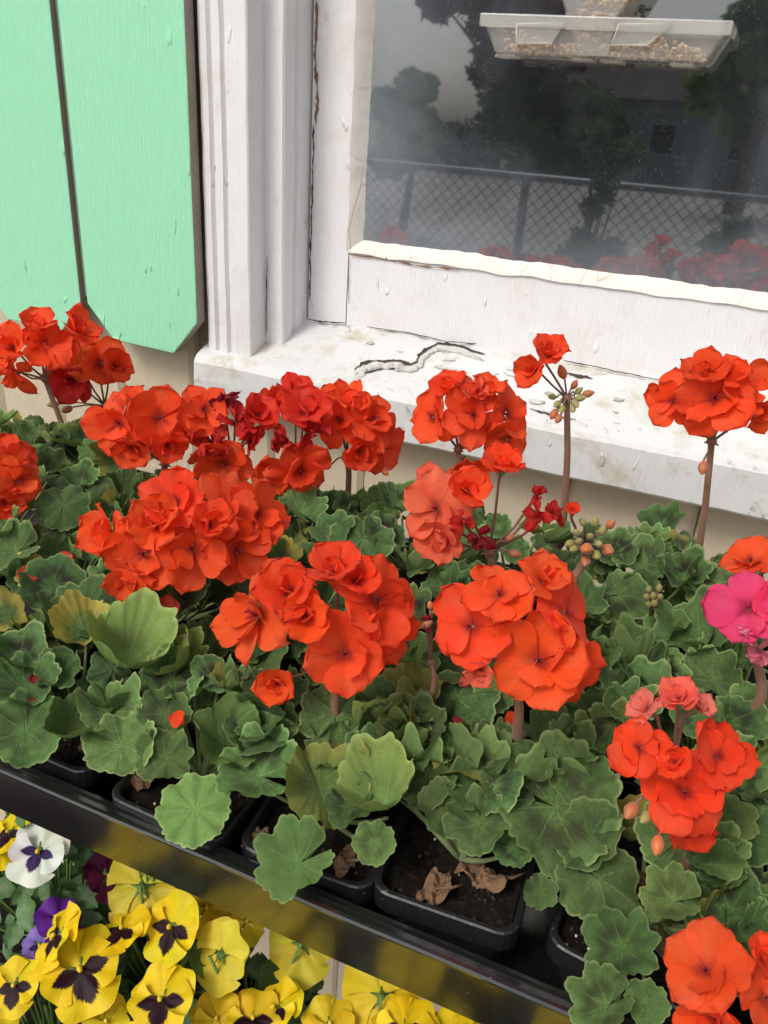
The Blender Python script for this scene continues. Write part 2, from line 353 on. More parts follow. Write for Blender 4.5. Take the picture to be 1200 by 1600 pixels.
# ================================================================== SETTING: ground and yard (seen mirrored in the pane)
GZ = -0.2
t = NT('lawn'); n = t.noise(6, 5, .7, t.world()); t.p(Base_Color=t.mix(n, srgb(66, 92, 44), srgb(104, 128, 66)), Roughness=.9); t.bump(t.noise(60, 4, .7, t.world()), .8, .03); M['lawn'] = t.m
t = NT('gravel'); n = t.noise(30, 5, .7, t.world()); t.p(Base_Color=t.mix(n, srgb(150, 140, 130), srgb(196, 186, 176)), Roughness=.95); t.bump(t.noise(90, 4, .7, t.world()), .8, .02); M['gravel'] = t.m
g = MB(); a = g.pts([(-400, -400, GZ), (400, -400, GZ), (400, 400, GZ), (-400, 400, GZ)]); g.face((a, a+1, a+2, a+3))
tag(g.build('ground', M['lawn']), kind='structure')
g = MB(); a = g.pts([(-60, -36, GZ+.004), (60, -36, GZ+.004), (60, -.02, GZ+.004), (-60, -.02, GZ+.004)]); g.face((a, a+1, a+2, a+3))
tag(g.build('driveway', M['gravel']), kind='structure')

# ================================================================== HOUSE
house = tag(empty('house', (0, 0.2, GZ)), 'beige board sided house wall with white window and mint shutter behind the flowers', 'house')
WX0, WX1 = -0.664, 0.52          # outer edges of casing
SY = 0.08                        # sash face
grooves = [-1.944, -1.804, -1.664, -1.524, -1.384, -1.244, -1.104, -.975, -.847, -.712, -.578, -.43, -.285, -.139, .022, .165, .305, .445, .585, .725, .865, 1.0, 1.14]
def board(x0, x1, z0, z1):
    m = MB(); e = .008; y0, yb = 0.0, .02
    def f(z): return m.pts([(x0, yb, z), (x0, y0+e, z), (x0+e*.9, y0, z), (x1-e*.9, y0, z), (x1, y0+e, z), (x1, yb, z)])
    a, b = f(z0), f(z1)
    for i in range(5): m.face((a+i, a+i+1, b+i+1, b+i))
    m.face([a+i for i in reversed(range(6))]); m.face([b+i for i in range(6)])
    return m
TOPZ = 2.75
for x0, x1 in zip(grooves, grooves[1:]):
    gp = .0006
    if x1 < WX0+.03 or x0 > WX1-.03: board(x0+gp, x1-gp, GZ+.01, TOPZ).build('siding_board', M['siding'], house)
    else:
        board(x0+gp, x1-gp, GZ+.01, 1.215).build('siding_board', M['siding'], house)
        board(x0+gp, x1-gp, 2.40, TOPZ).build('siding_board', M['siding'], house)
m = MB(); m.box((-2.0, .021, GZ), (WX0+.02, .12, TOPZ)); m.box((WX1-.02, .021, GZ), (1.2, .12, TOPZ)); m.box((WX0+.02, .021, GZ), (WX1-.02, .12, 1.21)); m.box((WX0+.02, .021, 2.4), (WX1-.02, .12, TOPZ))
m.build('wall_backing', M['grout'], house)
m = MB(); m.prism([Vector((-2.2, -.14, TOPZ)), Vector((-2.2, .9, TOPZ+.5)), Vector((-2.2, .9, TOPZ+.55)), Vector((-2.2, -.14, TOPZ+.05))], Vector((3.6, 0, 0)))
m.build('roof', simple('roof_shingle', srgb(90, 84, 80), .9, .3, 20, .5), house)

# window: casing profile swept up the left, right and over the top; children: sill, sash, putty, pane
win = MB()
prof = [(0, .0), (0, -.026), (.006, -.030), (.014, -.030), (.017, -.024), (.021, -.024), (.024, -.031), (.033, -.031), (.036, -.025), (.040, -.030), (.068, -.030), (.070, -.028), (.070, .010), (.096, .010), (.098, .013), (.098, .036), (.094, .038), (.094, .046), (.098, .048), (.098, .12)]
def sweep(x_of, z0, z1, flip):
    n = 90
    def f(u, v):
        k = v*(len(prof)-1); i = min(int(k), len(prof)-2); p = prof[i]; q = prof[i+1]; tt = k-i
        z = lerp(z0, z1, u); d = lerp(p[0], q[0], tt); y = lerp(p[1], q[1], tt)
        w = noise.noise(Vector((d*20, y*20, z*9)))*.0009+noise.noise(Vector((d*60, y*60, z*40)))*.0005
        return Vector((x_of(d+w), y+w, z))
    win.grid(f, n, len(prof)-1)
def silltop(y): return 1.2555+(y+.05)*.332
sweep(lambda d: WX0+d, 1.250, 2.40, 0); sweep(lambda d: WX1-d, 1.250, 2.40, 1)
win.box((WX0-.01, -.028, 2.33), (WX1+.01, .02, 2.42)); win.box((WX0+.07, .011, 2.30), (WX1-.07, .119, 2.329))
window = win.build('window', M['white'], house); window['label'] = 'old white painted wooden window with peeling sill'
# sill: sloped top, worn nose
sl = MB(); sx0, sx1 = -.6735, .56
def sec(u, v):
    ring = [(.119, 1.205), (-.042, 1.193), (-.048, 1.1935), (-.0515, 1.197), (-.0515, 1.225), (-.0508, 1.248), (-.047, 1.2545), (-.04, silltop(-.04)), (-.02, silltop(-.02)), (0, silltop(0)), (.03, silltop(.03)), (.06, silltop(.06)), (.119, silltop(.119))]
    x = lerp(sx0, sx1, u); k = v*(len(ring)-1); i = int(round(k)); y, z = ring[i]
    n1 = noise.noise(Vector((x*12, y*20, z*20)))*.0016+noise.noise(Vector((x*60, y*60, z*60)))*.0006
    return Vector((x, y+n1, z+n1*.7))
sl.grid(sec, 110, 12)
for xx in (0, 110):
    ids = [xx*13+j for j in range(13)]
    sl.face(ids if xx else ids[::-1])
sill = sl.build('sill', M['sillpaint'], window, smooth=False)
sill['label'] = 'weathered white window sill with cracked and lifting paint'
m = MB(); m.box((WX0+.02, .03, 1.19), (WX1-.02, .118, 1.2)); m.build('sub_sill', M['white'], window)
# sash stiles, rails
GX0, GX1, GZ0, GZ1 = -.486, .345, 1.4185, 2.22
PO = .016
def wob_box(x0, x1, z0, z1, y0, y1, name, mat):
    m = MB(); nx = max(2, int((x1-x0)/.02)); nz = max(2, int((z1-z0)/.02))
    def f(u, v):
        x = lerp(x0, x1, u); z = lerp(z0, z1, v)
        return Vector((x, y0+noise.noise(Vector((x*14, 3.1, z*14)))*.0009, z))
    m.grid(lambda u, v: f(1-u, v), nx, nz)
    b = MB(); m2 = m; k = m2.pts([(x0, y1, z0), (x1, y1, z0), (x1, y1, z1), (x0, y1, z1), (x0, y0+.001, z0), (x1, y0+.001, z0), (x1, y0+.001, z1), (x0, y0+.001, z1)])
    for q in ((0, 4, 5, 1), (2, 6, 7, 3), (4, 0, 3, 7), (1, 5, 6, 2)): m2.face([k+i for i in q])
    return m.build(name, mat, window)
wob_box(-.563, GX0-PO-.0006, 1.285, 2.30, SY, .118, 'sash_stile', M['white'])
wob_box(GX1+PO+.0006, GX1+.077, 1.285, 2.30, SY, .118, 'sash_stile', M['white'])
wob_box(GX0-PO+.0006, GX1+PO-.0006, 1.285, GZ0-PO, SY+.0008, .118, 'sash_rail', M['white'])
wob_box(GX0-PO+.0006, GX1+PO-.0006, GZ1+PO, 2.30, SY+.0008, .118, 'sash_rail', M['white'])
def putty(p0, p1, inward, name='putty'):
    m = MB(); p0 = Vector(p0); p1 = Vector(p1); L = (p1-p0).length; n = int(L/.006); iw = Vector(inward)
    def f(u, v):
        p = p0.lerp(p1, u); s = u*L; q0 = p
        w = PO*(1+.12*noise.noise(Vector((s*16, 1, 2)))+.10*noise.noise(Vector((s*70, 4, 2))))+.004*max(0, noise.noise(Vector((s*9, 9, 4))))
        outw = .002+.003*noise.noise(Vector((s*25, 8, 2)))
        y = lerp(SY-.0022, GLASS_Y+.002+max(0, q0.z-GZ0)*math.tan(GTILT), v**1.3)+.0009*noise.noise(Vector((s*60, v*3, 5)))
        q = p+iw*lerp(-outw, w, v); return Vector((q.x, y, q.z))
    m.grid(f, n, 5); return m.build(name, M['putty'], window, smooth=True)
putty((GX0-PO, 0, GZ0-PO), (GX1+PO, 0, GZ0-PO), (0, 0, 1)); putty((GX0-PO, 0, GZ1+PO), (GX0-PO, 0, GZ0-PO), (1, 0, 0)); putty((GX1+PO, 0, GZ0-PO), (GX1+PO, 0, GZ1+PO), (-1, 0, 0))
m = MB(); m.box((GX0-.012, 0, -.012), (GX1+.012, .004, GZ1-GZ0+.02), Matrix.Translation((0, GLASS_Y, GZ0)) @ Matrix.Rotation(-GTILT, 4, 'X')); pane = m.build('pane', M['glass'], window)
pane['label'] = 'dusty dark window glass mirroring trees and a fence'
# cracks along joints, lifting paint with dark lines painted for its shade
def ribbon(pts, width, name, mat, lift=.0012, jitter=.6, up=None, seed=0):
    m = MB(); P = [Vector(p) for p in pts]; S = []
    for a, b in zip(P, P[1:]):
        k = max(2, int((b-a).length/.003)); S += [a.lerp(b, i/k) for i in range(k)]
    S.append(P[-1]); n = len(S); ids = []
    for i, p in enumerate(S):
        tng = (S[min(i+1, n-1)]-S[max(i-1, 0)]).normalized(); nn = up.normalized(); sd_ = nn.cross(tng)
        w = width*max(.08, .55+jitter*noise.noise(Vector((i*.21+seed, seed, 0)))+.25*noise.noise(Vector((i*.7, seed, 2)))+.35*noise.noise(Vector((i*1.7, seed, 4))))*min(1, i/3+.1, (n-1-i)/3+.1)
        off = sd_*(noise.noise(Vector((i*.15, seed+5, 0)))*width*.8+noise.noise(Vector((i*.6, seed+5, 0)))*width*.6)
        ids.append(m.pts([p+off+sd_*w+nn*lift*.3, p+off+nn*lift, p+off-sd_*w+nn*lift*.3]))
    for a, b in zip(ids, ids[1:]): m.face((a, a+1, b+1, b)); m.face((a+1, a+2, b+2, b+1))
    return m.build(name, mat, window, smooth=True)
SN = Vector((0, -.315, .949))
def onsill(x, y):
    d = ray(x, y); P0 = Vector((0, -.05, 1.2555)); return CAM+d*((P0-CAM).dot(SN)/d.dot(SN))+SN*.0012
ribbon([onsill(*p)+Vector((0, -.003, .002)) for p in [(482, 501), (500, 505), (540, 508)]], .0030, 'crack_and_shade', M['crack_and_shade'], up=SN, seed=1)
ribbon([onsill(*p)+Vector((0, -.003, .002)) for p in [(575, 514), (640, 523), (700, 537), (745, 540)]], .0016, 'crack_and_shade', M['crack_and_shade'], up=SN, seed=2)
ribbon([onsill(*p)+Vector((0, -.003, .002)) for p in [(880, 566), (930, 576), (985, 588), (1060, 603)]], .0018, 'crack_and_shade', M['crack_and_shade'], up=SN, seed=3)
ribbon([onsill(*p) for p in [(882, 583), (900, 588), (926, 593)]], .0050, 'crack_and_shade', M['crack_and_shade'], up=SN, seed=4, jitter=.3)
ribbon([onsill(*p) for p in [(828, 640), (845, 645), (868, 652), (900, 657)]], .0026, 'crack_and_shade', M['crack_and_shade'], up=SN, seed=6)
ribbon([onsill(*p) for p in [(745, 592), (775, 596)]], .0018, 'crack_and_shade', M['crack_and_shade'], up=SN, seed=7)
flk = [(553, 581), (566, 570), (590, 566), (615, 565), (640, 571), (653, 566), (655, 557), (668, 546), (684, 539), (712, 541), (738, 549), (757, 557)]
ribbon([onsill(x, y-1) for x, y in flk], .0042, 'crack_and_shade', M['crack_and_shade'], up=SN, seed=9, jitter=.5)  # dark strip painted for the shade beneath the lifted upper edge
ribbon([onsill(x, y) for x, y in ((556, 586), (575, 583), (600, 577), (625, 577), (648, 577), (662, 570))], .0026, 'crack_and_shade', M['crack_and_shade'], up=SN, seed=19, jitter=.7)  # lower edge of the flake, shade drawn as a dark strip
ribbon([onsill(x, y) for x, y in ((690, 553), (715, 549), (742, 557), (758, 566))], .0016, 'crack_and_shade', M['flakewood'], up=SN, seed=21, jitter=.9)
fm = MB(); FP = [onsill(x, y+6) for x, y in flk]; S = []
for a, b in zip(FP, FP[1:]): S += [a.lerp(b, i/12) for i in range(12)]
def flf(u, v):
    k = u*(len(S)-1); i = min(int(k), len(S)-2); p = S[i].lerp(S[i+1], k-i); tng = (S[min(i+4, len(S)-1)]-S[max(i-4, 0)]).normalized(); sd_ = SN.cross(tng)
    w = .012*(1-u*.55)*(.75+.7*abs(noise.noise(Vector((u*14, 0, 3))))+.3*noise.noise(Vector((u*40, 0, 3)))); th = v*pi
    r = w*.42*(1+.7*noise.noise(Vector((u*30, v*2, 7)))+.5*noise.noise(Vector((u*80, v*4, 7))))*min(1, u*12, (1-u)*8)
    return p-sd_*(w*.45-cos(th)*w*.6)+SN*(sin(th)**.6*r*1.15-.0006)
fm.grid(flf, 130, 8); fm.build('paint_flake', M['flake'], window, smooth=True)
R4 = random.Random(4)
for px, py, n_ in ((700, 572, 6), (640, 548, 2), (790, 585, 4), (850, 628, 4), (980, 640, 3), (1120, 660, 2)):
    for _ in range(n_):
        c0 = onsill(px+R4.gauss(0, 22), py+R4.gauss(0, 9)); ch = MB(); rr_ = R4.uniform(.002, .0065); k_ = R4.randint(6, 9); aa_ = R4.random()*6
        ex = Vector((1, 0, 0)); ey = SN.cross(ex)
        ring = [c0+(ex*cos(aa_+2*pi*i/k_)*1.8+ey*sin(aa_+2*pi*i/k_))*rr_*R4.uniform(.5, 1.2)+SN*(.0004+R4.random()*.0012) for i in range(k_)]
        ch.prism(ring, -SN*.0018); ch.build('paint_chip', R4.choice([M['flake'], M['sillpaint'], M['flakewood']]), window)
def onplane(x, y, Y): return aty(x, y, Y)
ribbon([onplane(x, y, SY-.001)+Vector((.0, 0, 0)) for x, y in [(494, 0), (495, 40), (492, 90), (496, 150), (493, 195)]], .0028, 'caulk_crack', M['rust'], up=Vector((0, -1, 0)), seed=11, jitter=.8)
ribbon([onplane(x, y, SY-.001) for x, y in [(490, 195), (489, 260), (487, 330), (485, 400), (484, 470)]], .0016, 'crack_and_shade', M['crack_and_shade'], up=Vector((0, -1, 0)), seed=12, jitter=.8)
ribbon([onplane(x, y, .0088) for x, y in [(417, 400), (417, 440), (416, 480), (416, 522)]], .0011, 'crack_and_shade', M['crack_and_shade'], up=Vector((0, -1, 0)), seed=13, jitter=.7)
ribbon([onplane(x, y, SY-.001) for x, y in [(545, 400), (545, 440), (545, 474)]], .0007, 'crack_and_shade', M['crack_and_shade'], up=Vector((0, -1, 0)), seed=14, jitter=.4)
ribbon([onplane(x, y, SY-.001) for x, y in [(548, 398), (600, 404), (660, 416), (720, 421)]], .0016, 'crack_and_shade', M['rust'], up=Vector((0, -1, 0)), seed=15, jitter=.8)

# shutter
sh = MB(); sh.box((-.8682, -.038, 1.31), (-.8578, -.001, 2.38)); shutter = sh.build('shutter', simple('gap_shade_filler', srgb(128, 150, 128), .8, .25, 40, .4), house); shutter['label'] = 'mint green shutter of two vertical boards with clipped corners'  # filler strip added in the board gap, its grey-green standing in for shade
def shutter_board(x0, x1, zb):
    m = MB(); y0, y1 = -.047, -.027; c, h = .042, .050
    poly = [(x0, 2.42), (x0, zb+h), (x0+c, zb+.003), (x1-c, zb), (x1, zb+h), (x1, 2.42)]
    m.cm = 0; a = m.pts([(x, y0, z) for x, z in poly]); b = m.pts([(x, y1, z) for x, z in poly]); n = len(poly)
    m.face([a+i for i in range(n)]); m.face([b+i for i in reversed(range(n))]); m.cm = 1
    for i in range(n): j = (i+1) % n; m.face((a+j, a+i, b+i, b+j))
    o = m.build('shutter_board', [M['mint'], M['edgewood']], shutter, bevel=.0022); return o
shutter_board(-.857, -.668, 1.252); shutter_board(-1.058, -.869, 1.252)

# ================================================================== BIRD FEEDER on the glass
feeder = tag(empty('bird_feeder', (-.155, .04, 1.66)), 'clear plastic bird feeder stuck to the window pane, holding seed', 'bird feeder')
FYB, FYF = GLASS_Y+.0018, .012
Lp, Rp = aty(757, 28, FYF), aty(1140, 35, FYF); bz = aty(950, 88, FYF+.006).z; tz = (Lp.z+Rp.z)/2
fx0, fx1 = Lp.x, Rp.x; tp = .016
def sheet(pts_, th=.0022):
    pts_ = [Vector(p) for p in pts_]; n = (pts_[1]-pts_[0]).cross(pts_[2]-pts_[0]).normalized()
    m = MB(); m.prism(pts_, n*th); return m
bx0, bx1, byF = fx0+tp, fx1-tp, FYF+.006
sheet([(bx0, byF, bz), (bx1, byF, bz), (fx1, FYF, tz), (fx0, FYF, tz)]).build('front_wall', M['plastic'], feeder)
sheet([(bx0, FYB, bz), (bx0, byF, bz), (fx0, FYF, tz), (fx0, FYB, tz)]).build('side_wall', M['plastic'], feeder)
sheet([(bx1, byF, bz), (bx1, FYB, bz), (fx1, FYB, tz), (fx1, FYF, tz)]).build('side_wall', M['plastic'], feeder)
m = MB(); m.box((bx0, byF+.0005, bz-.0025), (bx1, FYB, bz)); m.build('floor', M['plastic'], feeder)
m = MB(); m.box((fx0-.004, FYF-.006, tz-.010), (fx1+.004, FYF-.0005, tz+.003)); m.box((fx0-.004, FYF-.0004, tz-.008), (fx0-.0005, FYB, tz+.003)); m.box((fx1+.0005, FYF-.0004, tz-.008), (fx1+.004, FYB, tz+.003))
m.build('lip', M['plastic2'], feeder, bevel=.002)
def fp(x, y): v = (y-35)/50; return aty(x, y, FYF-.0015+.005*v)
for q in ([(808, 38), (883, 36), (862, 68), (808, 68)], [(968, 38), (1052, 38), (1012, 71), (955, 71)]):
    m = sheet([fp(*p) for p in (q[3], q[2], q[1], q[0])], .004); dv = m.build('divider_panel', M['plastic2'], feeder, bevel=.0012); ot = MB(); oc = [fp(*p)+Vector((0, -.0026, 0)) for p in q]; ot.tube(oc+[oc[0]], .0011, 6); ot.build('panel_edge', M['plastic3'], dv, smooth=True)
m = MB(); a = [fp(*p) for p in ((905, 86), (950, 87), (966, 20), (884, 20))]; m = sheet(a, .003); m.build('funnel', M['plastic'], feeder)
# hopper above the tray
hz0, hz1 = aty(920, 22, FYF+.01).z, tz+.24
h0, h1 = aty(888, 22, FYF+.01), aty(966, 22, FYF+.01)
grow = .115; hy = FYF+.01
sheet([(h0.x, hy, hz0), (h1.x, hy, hz0), (h1.x+grow, hy-.012, hz1), (h0.x-grow, hy-.012, hz1)]).build('hopper_front', M['plastic'], feeder)
sheet([(h0.x, FYB, hz0), (h0.x, hy+.0005, hz0), (h0.x-grow, hy-.0115, hz1), (h0.x-grow, FYB, hz1)]).build('hopper_side', M['plastic'], feeder)
sheet([(h1.x, hy+.0005, hz0), (h1.x, FYB, hz0), (h1.x+grow, FYB, hz1), (h1.x+grow, hy-.0115, hz1)]).build('hopper_side', M['plastic'], feeder)
sheet([(h0.x, FYB-.0035, hz0), (h1.x, FYB-.0035, hz0), (h1.x+grow, FYB-.0035, hz1), (h0.x-grow, FYB-.0035, hz1)], -.0022).build('back_plate', M['plastic'], feeder)
for sx_ in (h0.x-grow*.8, h1.x+grow*.8):
    m = MB(); m.tube([(sx_, FYB-.006, hz1-.02), (sx_, FYB-.001, hz1-.02), (sx_, FYB+.004, hz1-.02)], [.006, .012, .022], 16); m.build('suction_cup', M['plastic2'], feeder, smooth=True)
for px in (795, 915, 960, 1070):
    q = aty(px, 89, byF+.02); m = MB(); m.box((q.x-.012, byF+.004, bz-.006), (q.x+.012, byF+.03, bz-.0026)); m.build('foot_tab', M['plastic2'], feeder, bevel=.001)
sd2 = MB(); R2 = random.Random(3)
def seed_at(p, s):
    Mx = Matrix.Rotation(R2.uniform(0, 6.3), 3, 'Z') @ Matrix.Rotation(R2.uniform(-.8, .8), 3, 'X') @ Matrix.Rotation(R2.uniform(-.6, .6), 3, 'Y')
    sd2.ball(p, (s*1.0, s*.58, s*.42), Mx, 4, 6)
for i in range(460):
    x = R2.uniform(bx0+.006, bx1-.006); y = R2.uniform(byF+.004, FYB-.008)
    hh = .010+.014*max(0, sin((x-bx0)/(bx1-bx0)*9+1))*R2.random()
    seed_at((x, y, bz+R2.uniform(.002, hh)), R2.uniform(.0032, .0062))
for i in range(240):
    t_ = R2.random(); z = lerp(bz+.004, hz0+.055, t_); w_ = lerp(.022, .036, t_)+max(0, (z-hz0))*.5
    xc = (h0.x+h1.x)/2; seed_at((xc+R2.uniform(-w_, w_)*.85, R2.uniform(hy+.003, FYB-.012), z), R2.uniform(.0034, .0066))
tag(sd2.build('bird_seed', M['seed'], smooth=True), 'mixed brown and cream bird seed heaped in the clear feeder', 'bird seed', kind='stuff')

# ================================================================== RACK, TRAYS, POTS
TZ, TY0 = 1.171, -.698           # tray rim height and front edge
rack = tag(empty('plant_rack', (-.35, -.5, GZ)), 'dark steel rack that carries the black plant trays', 'rack')
for y in (-.66, -.46, -.355, -.285): m = MB(); m.box((-1.12, y-.011, TZ-.075), (.55, y+.011, TZ-.0555)); m.build('rail', M['steel'], rack)
for y in (-.74, -.59): m = MB(); m.box((-1.12, y-.011, .74), (.55, y+.011, .7595)); m.build('rail', M['steel'], rack)
for x in (-1.13, .56):
    for y in (-.76, -.29): m = MB(); m.box((x-.012, y-.012, GZ+.004), (x+.012, y+.012, TZ-.06)); m.build('leg', M['steel'], rack)
    m = MB(); m.box((x-.012, -.74, TZ-.0755), (x+.012, -.31, TZ-.0605)); m.build('crossbar', M['steel'], rack); m = MB(); m.box((x-.012, -.74, .7402), (x+.012, -.31, .7598)); m.build('crossbar', M['steel'], rack)
def rrect(x0, x1, y0, y1, r, n=4):
    out = []
    for cx, cy, a0 in ((x1-r, y1-r, 0), (x0+r, y1-r, pi/2), (x0+r, y0+r, pi), (x1-r, y0+r, 1.5*pi)):
        for i in range(n+1): a = a0+pi/2*i/n; out.append((cx+r*cos(a), cy+r*sin(a)))
    return out
def dense(loop, step):
    out = []
    for i, p in enumerate(loop):
        q = loop[(i+1) % len(loop)]; L = math.hypot(q[0]-p[0], q[1]-p[1]); k = max(1, int(L/step))
        out += [(lerp(p[0], q[0], j/k), lerp(p[1], q[1], j/k)) for j in range(k)]
    return out
def ringshell(x0, x1, y0, y1, r, profile, step=.03, wob=0., bottom=True, seed=0):
    """profile: list of (inset, z); sweeps it round a rounded rectangle; last ring is closed as the floor"""
    m = MB(); base = None; rings = []
    cx, cy = (x0+x1)/2, (y0+y1)/2; loop0 = dense(rrect(x0, x1, y0, y1, r), step)
    for ins, z in profile:
        kx = ((x1-x0)/2-ins)/((x1-x0)/2); ky = ((y1-y0)/2-ins)/((y1-y0)/2)
        rings.append(m.pts([(cx+(x-cx)*kx, cy+(y-cy)*ky+wob*noise.noise(Vector((x*9+seed, y*9, 0))), z+wob*.6*noise.noise(Vector((x*7, y*7+seed, 5)))) for x, y in loop0]))
    n = len(loop0)
    for a, b in zip(rings, rings[1:]):
        for i in range(n): j = (i+1) % n; m.face((a+i, b+i, b+j, a+j))
    m.face([rings[-1]+i for i in range(n)])
    return m
trays = [(-.440, .112, TY0, -.424, 'front'), (-.998, -.446, TY0+.004, -.424, 'frontleft'), (-.400, .152, -.390, -.252, 'back'), (-.960, -.408, -.390, -.252, 'backleft')]
tl_ = {'front': 'long black plastic tray whose glossy side overhangs the yellow pansies', 'frontleft': 'black plastic tray under the geraniums in front of the mint shutter', 'back': 'narrow black tray under geraniums nearest the window sill', 'backleft': 'narrow black tray under geraniums beside the beige siding'}
for k, (x0, x1, y0, y1, nm) in enumerate(trays):
    z = TZ
    pr = [(.0085, z-.055), (.0005, z-.004), (-.0015, z-.003), (-.002, z-.001), (-.001, z+.0005), (.0012, z+.0008), (.002, z-.0012), (.0062, z-.0010), (.0070, z+.0012), (.0092, z+.0012), (.0102, z-.004), (.017, z-.050), (.03, z-.0515)]
    m = ringshell(x0, x1, y0, y1, .018, pr, .02, .0012, seed=k); rim_o = (x0, y0, z-.055)
    o = m.build('plant_tray', M['tray'], smooth=False, origin=Vector(((x0+x1)/2, (y0+y1)/2, z-.055)))
    tag(o, tl_[nm], 'tray', 'black trays of geraniums')
POTW, POTH = .090, .052
def pot_mesh():
    w = POTW/2; H = .0; zz = .056
    pr = [(.012, -.0), (.0035, zz-.018), (.0030, zz-.016), (0, zz-.015), (0, zz-.001), (.001, zz), (.0035, zz), (.0042, zz-.002), (.005, zz-.012), (.007, zz-.022)]
    m = ringshell(-w, w, -w, w, .012, pr, .02)
    return m.mesh('pot_shell', M['pot'], smooth=False)
def soil_mesh(seed):
    m = MB(); w = POTW/2-.0055; n = 22
    def f(u, v):
        x = lerp(-w, w, u); y = lerp(-w, w, v)
        z = .045+.004*noise.noise(Vector((x*40+seed, y*40, 0)))+.0025*noise.noise(Vector((x*140, y*140+seed, 0)))+.0016*noise.noise(Vector((x*400, y*400, seed)))
        return Vector((x, y, z))
    m.grid(f, n, n); return m.mesh('soil', M['soil'], True)
def crumb_mesh(seed):
    R = random.Random(seed); m = MB(); w = POTW/2-.009
    for i in range(60):
        m.cm = 0 if R.random() < .25 else 1; s = R.uniform(.0005, .0012)*(1.3 if m.cm == 0 else 1.8)
        if R.random() < .06: s *= 1.7
        x, y = R.uniform(-w, w), R.uniform(-w, w)
        z = .0455+.004*noise.noise(Vector((x*40+seed, y*40, 0)))+.002*noise.noise(Vector((x*140, y*140+seed, 0)))
        m.ball((x, y, z), (s, s*R.uniform(.6, 1), s*R.uniform(.6, .9)), Matrix.Rotation(R.uniform(0, 6), 3, 'Z'), 3, 5)
    return m.mesh('perlite', [M['perlite'], M['bark']], True)
PM = pot_mesh(); SM = [soil_mesh(i*3.7) for i in range(4)]; CM = [crumb_mesh(i*11+1) for i in range(4)]
POTS = []    # (x, y, rot)
for x, y, a in ((-.372, -.637, -.02), (-.2595, -.6465, -.03), (-.165, -.640, .05), (-.0775, -.632, .06), (.034, -.628, -.12)): POTS.append((x, y, a, 'front'))
for i in range(4): POTS.append((-.385+.1085*i, -.492+.008*((i*37) % 3-1), RND.uniform(-.06, .06), 'mid'))
POTS.append((.060, -.496, .05, 'mid'))
for x in (-.50, -.61): POTS.append((x, -.492, RND.uniform(-.05, .05), 'left'))
for i in range(5): POTS.append((-.345+.1080*i, -.321, RND.uniform(-.05, .05), 'back'))
for i in range(4): POTS.append((-.460-.1080*i, -.321, RND.uniform(-.05, .05), 'backleft'))
plabel = {'front': 'black square nursery pot of soil along the front edge of the long tray', 'mid': 'black square nursery pot in the second row, hidden under leaves', 'left': 'black square nursery pot under leaves in front of the shutter', 'back': 'black square nursery pot in the row nearest the window sill', 'backleft': 'black square nursery pot in the row beside the beige siding'}
POTZ = TZ-.0505+.001
front_lab = ['black nursery pot with bare soil under a folded leaf above the white pansy', 'black nursery pot with a stringy dead leaf behind the round drooping leaf', 'black nursery pot mostly hidden behind the leaf drooping over the tray rim', 'black nursery pot showing most bare soil, with two crumpled dead leaves', 'black nursery pot standing askew beside an empty stretch of tray']
for k, (x, y, a, row) in enumerate(POTS):
    e = tag(empty('nursery_pot', (x, y, POTZ)), front_lab[k] if row == 'front' else plabel[row], 'pot', 'nursery pots '+{'front': 'along the tray front', 'mid': 'in the second row', 'left': 'in front of the shutter', 'back': 'nearest the sill', 'backleft': 'beside the siding'}[row])
    rot = Matrix.Rotation(a, 3, 'Z')
    place(PM, 'pot_shell', Vector((x, y, POTZ)), rot, 1, e); place(SM[k % 4], 'soil', Vector((x, y, POTZ)), rot, 1, e)
    if row in ('front', 'mid'): c_ = place(CM[k % 4], 'perlite', Vector((x, y, POTZ)), rot, 1, e); c_['kind'] = 'stuff'
SOILZ = POTZ+.045
